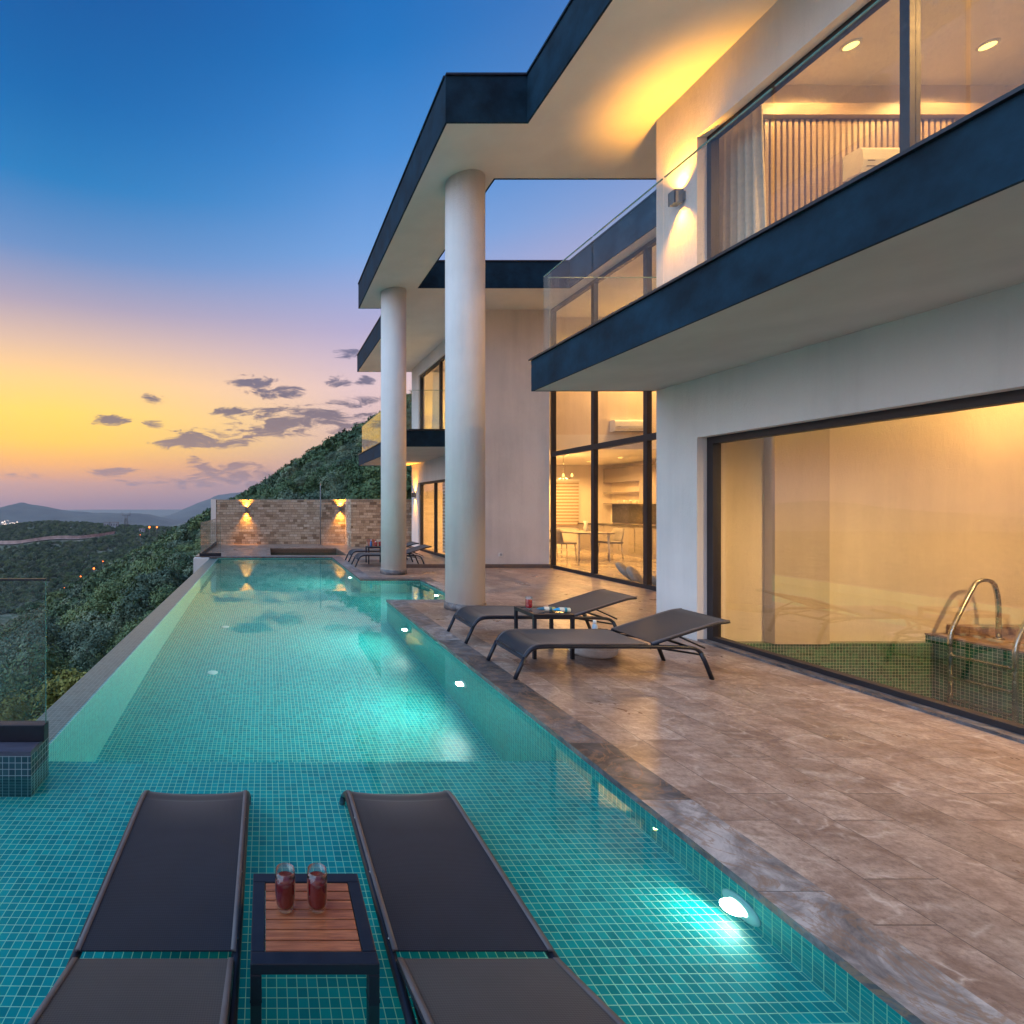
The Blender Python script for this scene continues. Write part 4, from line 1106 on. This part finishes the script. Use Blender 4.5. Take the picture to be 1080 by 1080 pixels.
# scrub on the mid ridge
mp = []
for k in range(12000):
    a = rng.uniform(-1.0, .2); y = rng.uniform(335, 960)**1.0; x = y*(-.66+.60*rng.random())
    z = height(x, y)
    
    if nz(x,y,30,12) + .35*rng.random() < -.22: continue
    if any(abs(x-rx) < 9 and -22 < y-ry < 8 for rx, ry in ROAD): continue
    mp.append((x,y,z-.2))
print('SCRUB', len(mp))
for i in range(2): mass_object('scrub_wood', mp[i::2], src[i], 1.3, 2.7, 20+i, 'dark scrub and trees dotting the ridge across the valley')

# ------------------------------------------------------------------ FAR THINGS
def at(px, Y): return (px-281)*Y/540
x, y = at(133, 860), 860.; z = height(x, y)
pyl = empty('pylon', (x,y,z)); tag(pyl, 'lattice power pylon on the ridge across the valley', 'pylon')
b = MB()
for sx in (-1,1):
    for sy in (-1,1):
        b.tube([(sx*4,sy*4,-1),(sx*1.6,sy*1.6,14),(sx*2.0,sy*1.2,20)], .35, 4)
for k in range(6):
    z0_, z1_ = k*2.6, (k+1)*2.6; w0, w1 = 4-2.4*z0_/14, 4-2.4*z1_/14
    for sy in (-1,1):
        b.tube([(-w0,sy*w0,z0_),(w1,sy*w1,z1_)], .16, 4); b.tube([(w0,sy*w0,z0_),(-w1,sy*w1,z1_)], .16, 4)
b.build('lattice_tower', M['lamp_body'], pyl)
b = MB(); b.tube([(-7,0,20),(7,0,20)], .35, 4); b.tube([(-6.5,0,20),(-7,0,27)], .3, 4); b.tube([(6.5,0,20),(7,0,27)], .3, 4); b.tube([(-2,0,20),(-6.5,0,24)], .2, 4); b.tube([(2,0,20),(6.5,0,24)], .2, 4)
b.build('crossarm', M['lamp_body'], pyl)
def house(px, Y, w, d_, h, lab, dz=0):
    x = at(px, Y); t = empty('far_house', (x,Y,height(x,Y)+dz)); tag(t, lab, 'house')
    b = MB(); b.box(-w/2,w/2,-d_/2,d_/2,-3,h); b.build('wall', M['town'], t)
    b = MB(); b.box(-w/2-.4,w/2+.4,-d_/2-.4,d_/2+.4,h+.01,h+.5); b.build('roof', M['lamp_body'], t)
    n = max(2, int(w/3.2))
    for k in range(n):
        xx = -w/2+w*(k+.5)/n
        b = MB(); b.box(xx-.7,xx+.7,-d_/2-.06,-d_/2-.01,h*.35,h*.75); b.build('window', M['frame'], t)
house(113, 850, 9, 8, 8, 'pale block of houses on the ridge left of the pylon, the narrow one')
house(121, 845, 11, 8, 9, 'pale block of houses on the ridge left of the pylon, the wide one')
house(150, 800, 8, 7, 6, 'small house by the orange street lights on the saddle', 1)
house(123, 400, 12, 9, 4, 'low white building among the trees in the valley', 1)
def street_lamp(px, py_, Y, lab, r=.5):
    x = at(px, Y); zt = HC-(py_-533)*Y/540; zg = min(height(x, Y), zt-4)
    t = empty('street_lamp', (x,Y,zg)); tag(t, lab, 'street lamp', 'orange street lamps across the valley')
    H = zt-zg
    b = MB(); b.tube([(0,0,-.5),(0,0,H*.97)], r*.25, 6); b.build('pole', M['lamp_body'], t)
    b = MB(); b.lathe(0,0,[(.01,H-r),(r*.9,H-r*.5),(r,H),(r*.6,H+r*.7),(.01,H+r)],12); b.build('lamp', M['street_glow'], t)
for px, py_, Y, r, lab in ((157.5,556,760,1.6,'brightest orange street lamp on the saddle'),(165.5,556,740,1.3,'orange street lamp on the saddle beside the brightest one'),(99,599.5,380,.75,'orange street lamp among the valley trees, the brightest there'),(85,608,340,.45,'small orange street lamp on the valley slope'),(108.5,592,390,.4,'faint orange street lamp beside the white valley building'),(148,564,640,.4,'faint orange street lamp below the saddle'),(68,620,345,.3,'tiny orange light low on the valley slope')):
    street_lamp(px, py_, Y, lab, r)
# lights of a far town on the mountain foot
b = MB(); rr = random.Random(4)
for k in range(60):
    px = rr.gauss(9, 6); py_ = rr.gauss(553, 1.6); Y = 3400; x = at(px, Y); z = HC-(py_-533)*Y/540
    s = rr.uniform(1,2.6); b.box(x-s,x+s,Y-s,Y+s,z-s,z+s)
o = b.build('town_lights', emit('town_glow', (1,.75,.6), 1.2)); tag(o, 'cluster of far town lights at the foot of the mountain', 'town lights', None, 'stuff')

# ------------------------------------------------------------------ HAZE
HAZE = 7e-5
if HAZE:
    b = MB(); b.box(-9000, 6000, -2000, 10500, -230, 450); o = b.build('haze', M['glass']); tag(o, 'thin evening haze over the valley and mountains', 'haze', None, 'stuff')
    m = bpy.data.materials.new('evening_haze'); m.use_nodes = True; nt = m.node_tree; nt.nodes.clear(); t = NT(nt)
    out = t.n('ShaderNodeOutputMaterial'); pv = t.n('ShaderNodeVolumePrincipled'); pv.inputs['Density'].default_value = HAZE; pv.inputs['Color'].default_value = (.82,.86,.95,1); pv.inputs['Anisotropy'].default_value = .2
    t.l(pv.outputs[0], out.inputs['Volume']); o.data.materials.clear(); o.data.materials.append(m)

# ------------------------------------------------------------------ SKY
SUN_AZ, SUN_EL = R(-32), R(2.0)      # the glow stands low, left of the view
w = bpy.data.worlds.new('World'); sc.world = w; w.use_nodes = True
nt = w.node_tree; nt.nodes.clear(); t = NT(nt)
out = t.n('ShaderNodeOutputWorld'); bg = t.n('ShaderNodeBackground'); t.l(bg.outputs[0], out.inputs[0])
tc = t.n('ShaderNodeTexCoord'); sx = t.n('ShaderNodeSeparateXYZ'); t.l(tc.outputs['Generated'], sx.inputs[0])
X_, Y_, Z_ = sx.outputs
west = [(0,lin(148,112,118)),(.02,lin(182,130,112)),(.045,lin(220,150,94)),(.075,lin(248,172,62)),(.115,lin(255,198,50)),(.165,lin(255,206,78)),(.225,lin(246,196,122)),(.285,lin(208,174,152)),(.345,lin(160,148,166)),(.42,lin(96,130,178)),(.51,lin(28,112,172)),(.60,lin(0,92,158)),(.70,lin(0,76,142)),(1,lin(0,46,104))]
east = [(0,lin(120,112,140)),(.06,lin(160,136,150)),(.13,lin(206,170,160)),(.22,lin(212,182,182)),(.32,lin(164,156,188)),(.44,lin(104,146,200)),(.56,lin(58,124,190)),(.66,lin(20,102,172)),(.80,lin(0,76,150)),(1,lin(0,46,112))]
back = [(0,lin(126,108,122)),(.12,lin(226,172,150)),(.26,lin(220,176,168)),(.5,lin(104,122,172)),(1,lin(0,58,132))]
zc = t.math('MAXIMUM', Z_, 0.0)
cw = t.ramp(zc, west); ce = t.ramp(zc, east); cb_ = t.ramp(zc, back)
# azimuth weight: cosine to the glow direction
hl = t.math('SQRT', t.math('ADD', t.math('MULTIPLY', X_, X_), t.math('ADD', t.math('MULTIPLY', Y_, Y_), 1e-5)))
ca = t.math('DIVIDE', t.math('ADD', t.math('MULTIPLY', X_, math.sin(SUN_AZ)), t.math('MULTIPLY', Y_, math.cos(SUN_AZ))), hl)
sky = t.mix(t.ramp(ca, [(.74,1),(.985,0)]), cw, ce)
sky = t.mix(t.ramp(t.math('MULTIPLY_ADD', ca, .5, .5), [(.45,1),(.85,0)]), sky, cb_)
# clouds: patches of broken cloud at their bearings above the horizon
yy = t.math('MAXIMUM', Y_, .02)
u = t.math('DIVIDE', X_, yy); v = t.math('DIVIDE', Z_, yy)
cv = t.n('ShaderNodeCombineXYZ'); t.l(u, cv.inputs[0]); t.l(v, cv.inputs[1])
mask = None
for (px, py_, rx, ry, k) in ((266,404,24,8,1),(288,414,30,7,.95),(119,443,22,6,1),(162,421,13,6,1),(163,447,14,5,.9),(362,373,18,5,.9),(357,401,14,7,.95),(384,402,10,5,.8),(250,436,24,6,.9),(318,440,62,13,1),(345,448,60,10,1),(290,452,55,9,.9),(215,463,56,10,1),(200,468,34,7,.95),(204,485,10,5,.9),(238,493,48,6,.9),(120,498,34,5,.75),(285,502,90,7,.9),(230,508,90,7,.8),(380,424,34,7,.9),(388,440,20,6,.8),(14,500,14,4,.6),(36,503,10,3,.6)):
    du = t.math('MULTIPLY', t.math('SUBTRACT', u, (px-281)/540), 540/rx); dv = t.math('MULTIPLY', t.math('SUBTRACT', v, (533-py_)/540), 540/ry)
    g = t.math('SUBTRACT', k, t.math('MULTIPLY', t.math('ADD', t.math('MULTIPLY', du, du), t.math('MULTIPLY', dv, dv)), .55*k))
    mask = g if mask is None else t.math('MAXIMUM', mask, g)
mask = t.math('MAXIMUM', mask, 0)
n1 = t.noise(t.mapping(cv.outputs[0], (1,3.4,1)), 15, 10, .70, .9)
cl = t.math('SUBTRACT', t.math('ADD', mask, t.math('MULTIPLY', n1, 4.6)), 2.74)
cm = t.ramp(cl, [(0,0),(.12,.3),(.5,.95)])
cm = t.math('MULTIPLY', cm, t.math('MULTIPLY', t.math('GREATER_THAN', Y_, .05), t.math('MULTIPLY', mask, 6, None, True)))
ccol = t.ramp(v, [(0,lin(140,104,108)),(.07,lin(150,114,106)),(.12,lin(126,102,102)),(.2,lin(88,80,98)),(.3,lin(92,90,118))])
sky = t.mix(t.math('MULTIPLY', cm, .95), sky, ccol)
ns = t.n('ShaderNodeTexSky'); ns.sky_type = 'NISHITA'; ns.sun_disc = False; ns.sun_elevation = SUN_EL; ns.sun_rotation = SUN_AZ
gain = t.n('ShaderNodeVectorMath', operation='SCALE'); t.l(ns.outputs[0], gain.inputs[0]); gain.inputs['Scale'].default_value = .003
tot = t.mix(1, sky, gain.outputs[0], 'ADD')
t.l(tot, bg.inputs[0]); bg.inputs[1].default_value = .565
# added soft blue fill lamp lifting the dusk skylight, high behind the camera
light('sun', 'SUN', (0,0,60), 1.35, (.46,.72,1), None, .1, (.76,.22,-.60))  # added wide blue fill lamp, not a real sun
bpy.data.objects['sun'].data.angle = R(78)

# ------------------------------------------------------------------ render settings
sc.render.engine = 'CYCLES'
cy_ = sc.cycles
cy_.use_denoising = True; cy_.denoiser = 'OPENIMAGEDENOISE'; cy_.denoising_input_passes = 'RGB_ALBEDO_NORMAL'
cy_.max_bounces = 10; cy_.diffuse_bounces = 4; cy_.glossy_bounces = 5; cy_.transmission_bounces = 8; cy_.transparent_max_bounces = 24; cy_.volume_bounces = 1
cy_.sample_clamp_indirect = 6; cy_.blur_glossy = .5; cy_.caustics_refractive = True; cy_.caustics_reflective = True
cy_.use_adaptive_sampling = True; cy_.adaptive_threshold = .01; cy_.use_light_tree = True
sc.view_settings.view_transform = 'Standard'; sc.view_settings.look = 'None'; sc.view_settings.gamma = 1; sc.view_settings.use_curve_mapping = False
sc.view_settings.exposure = 1.22
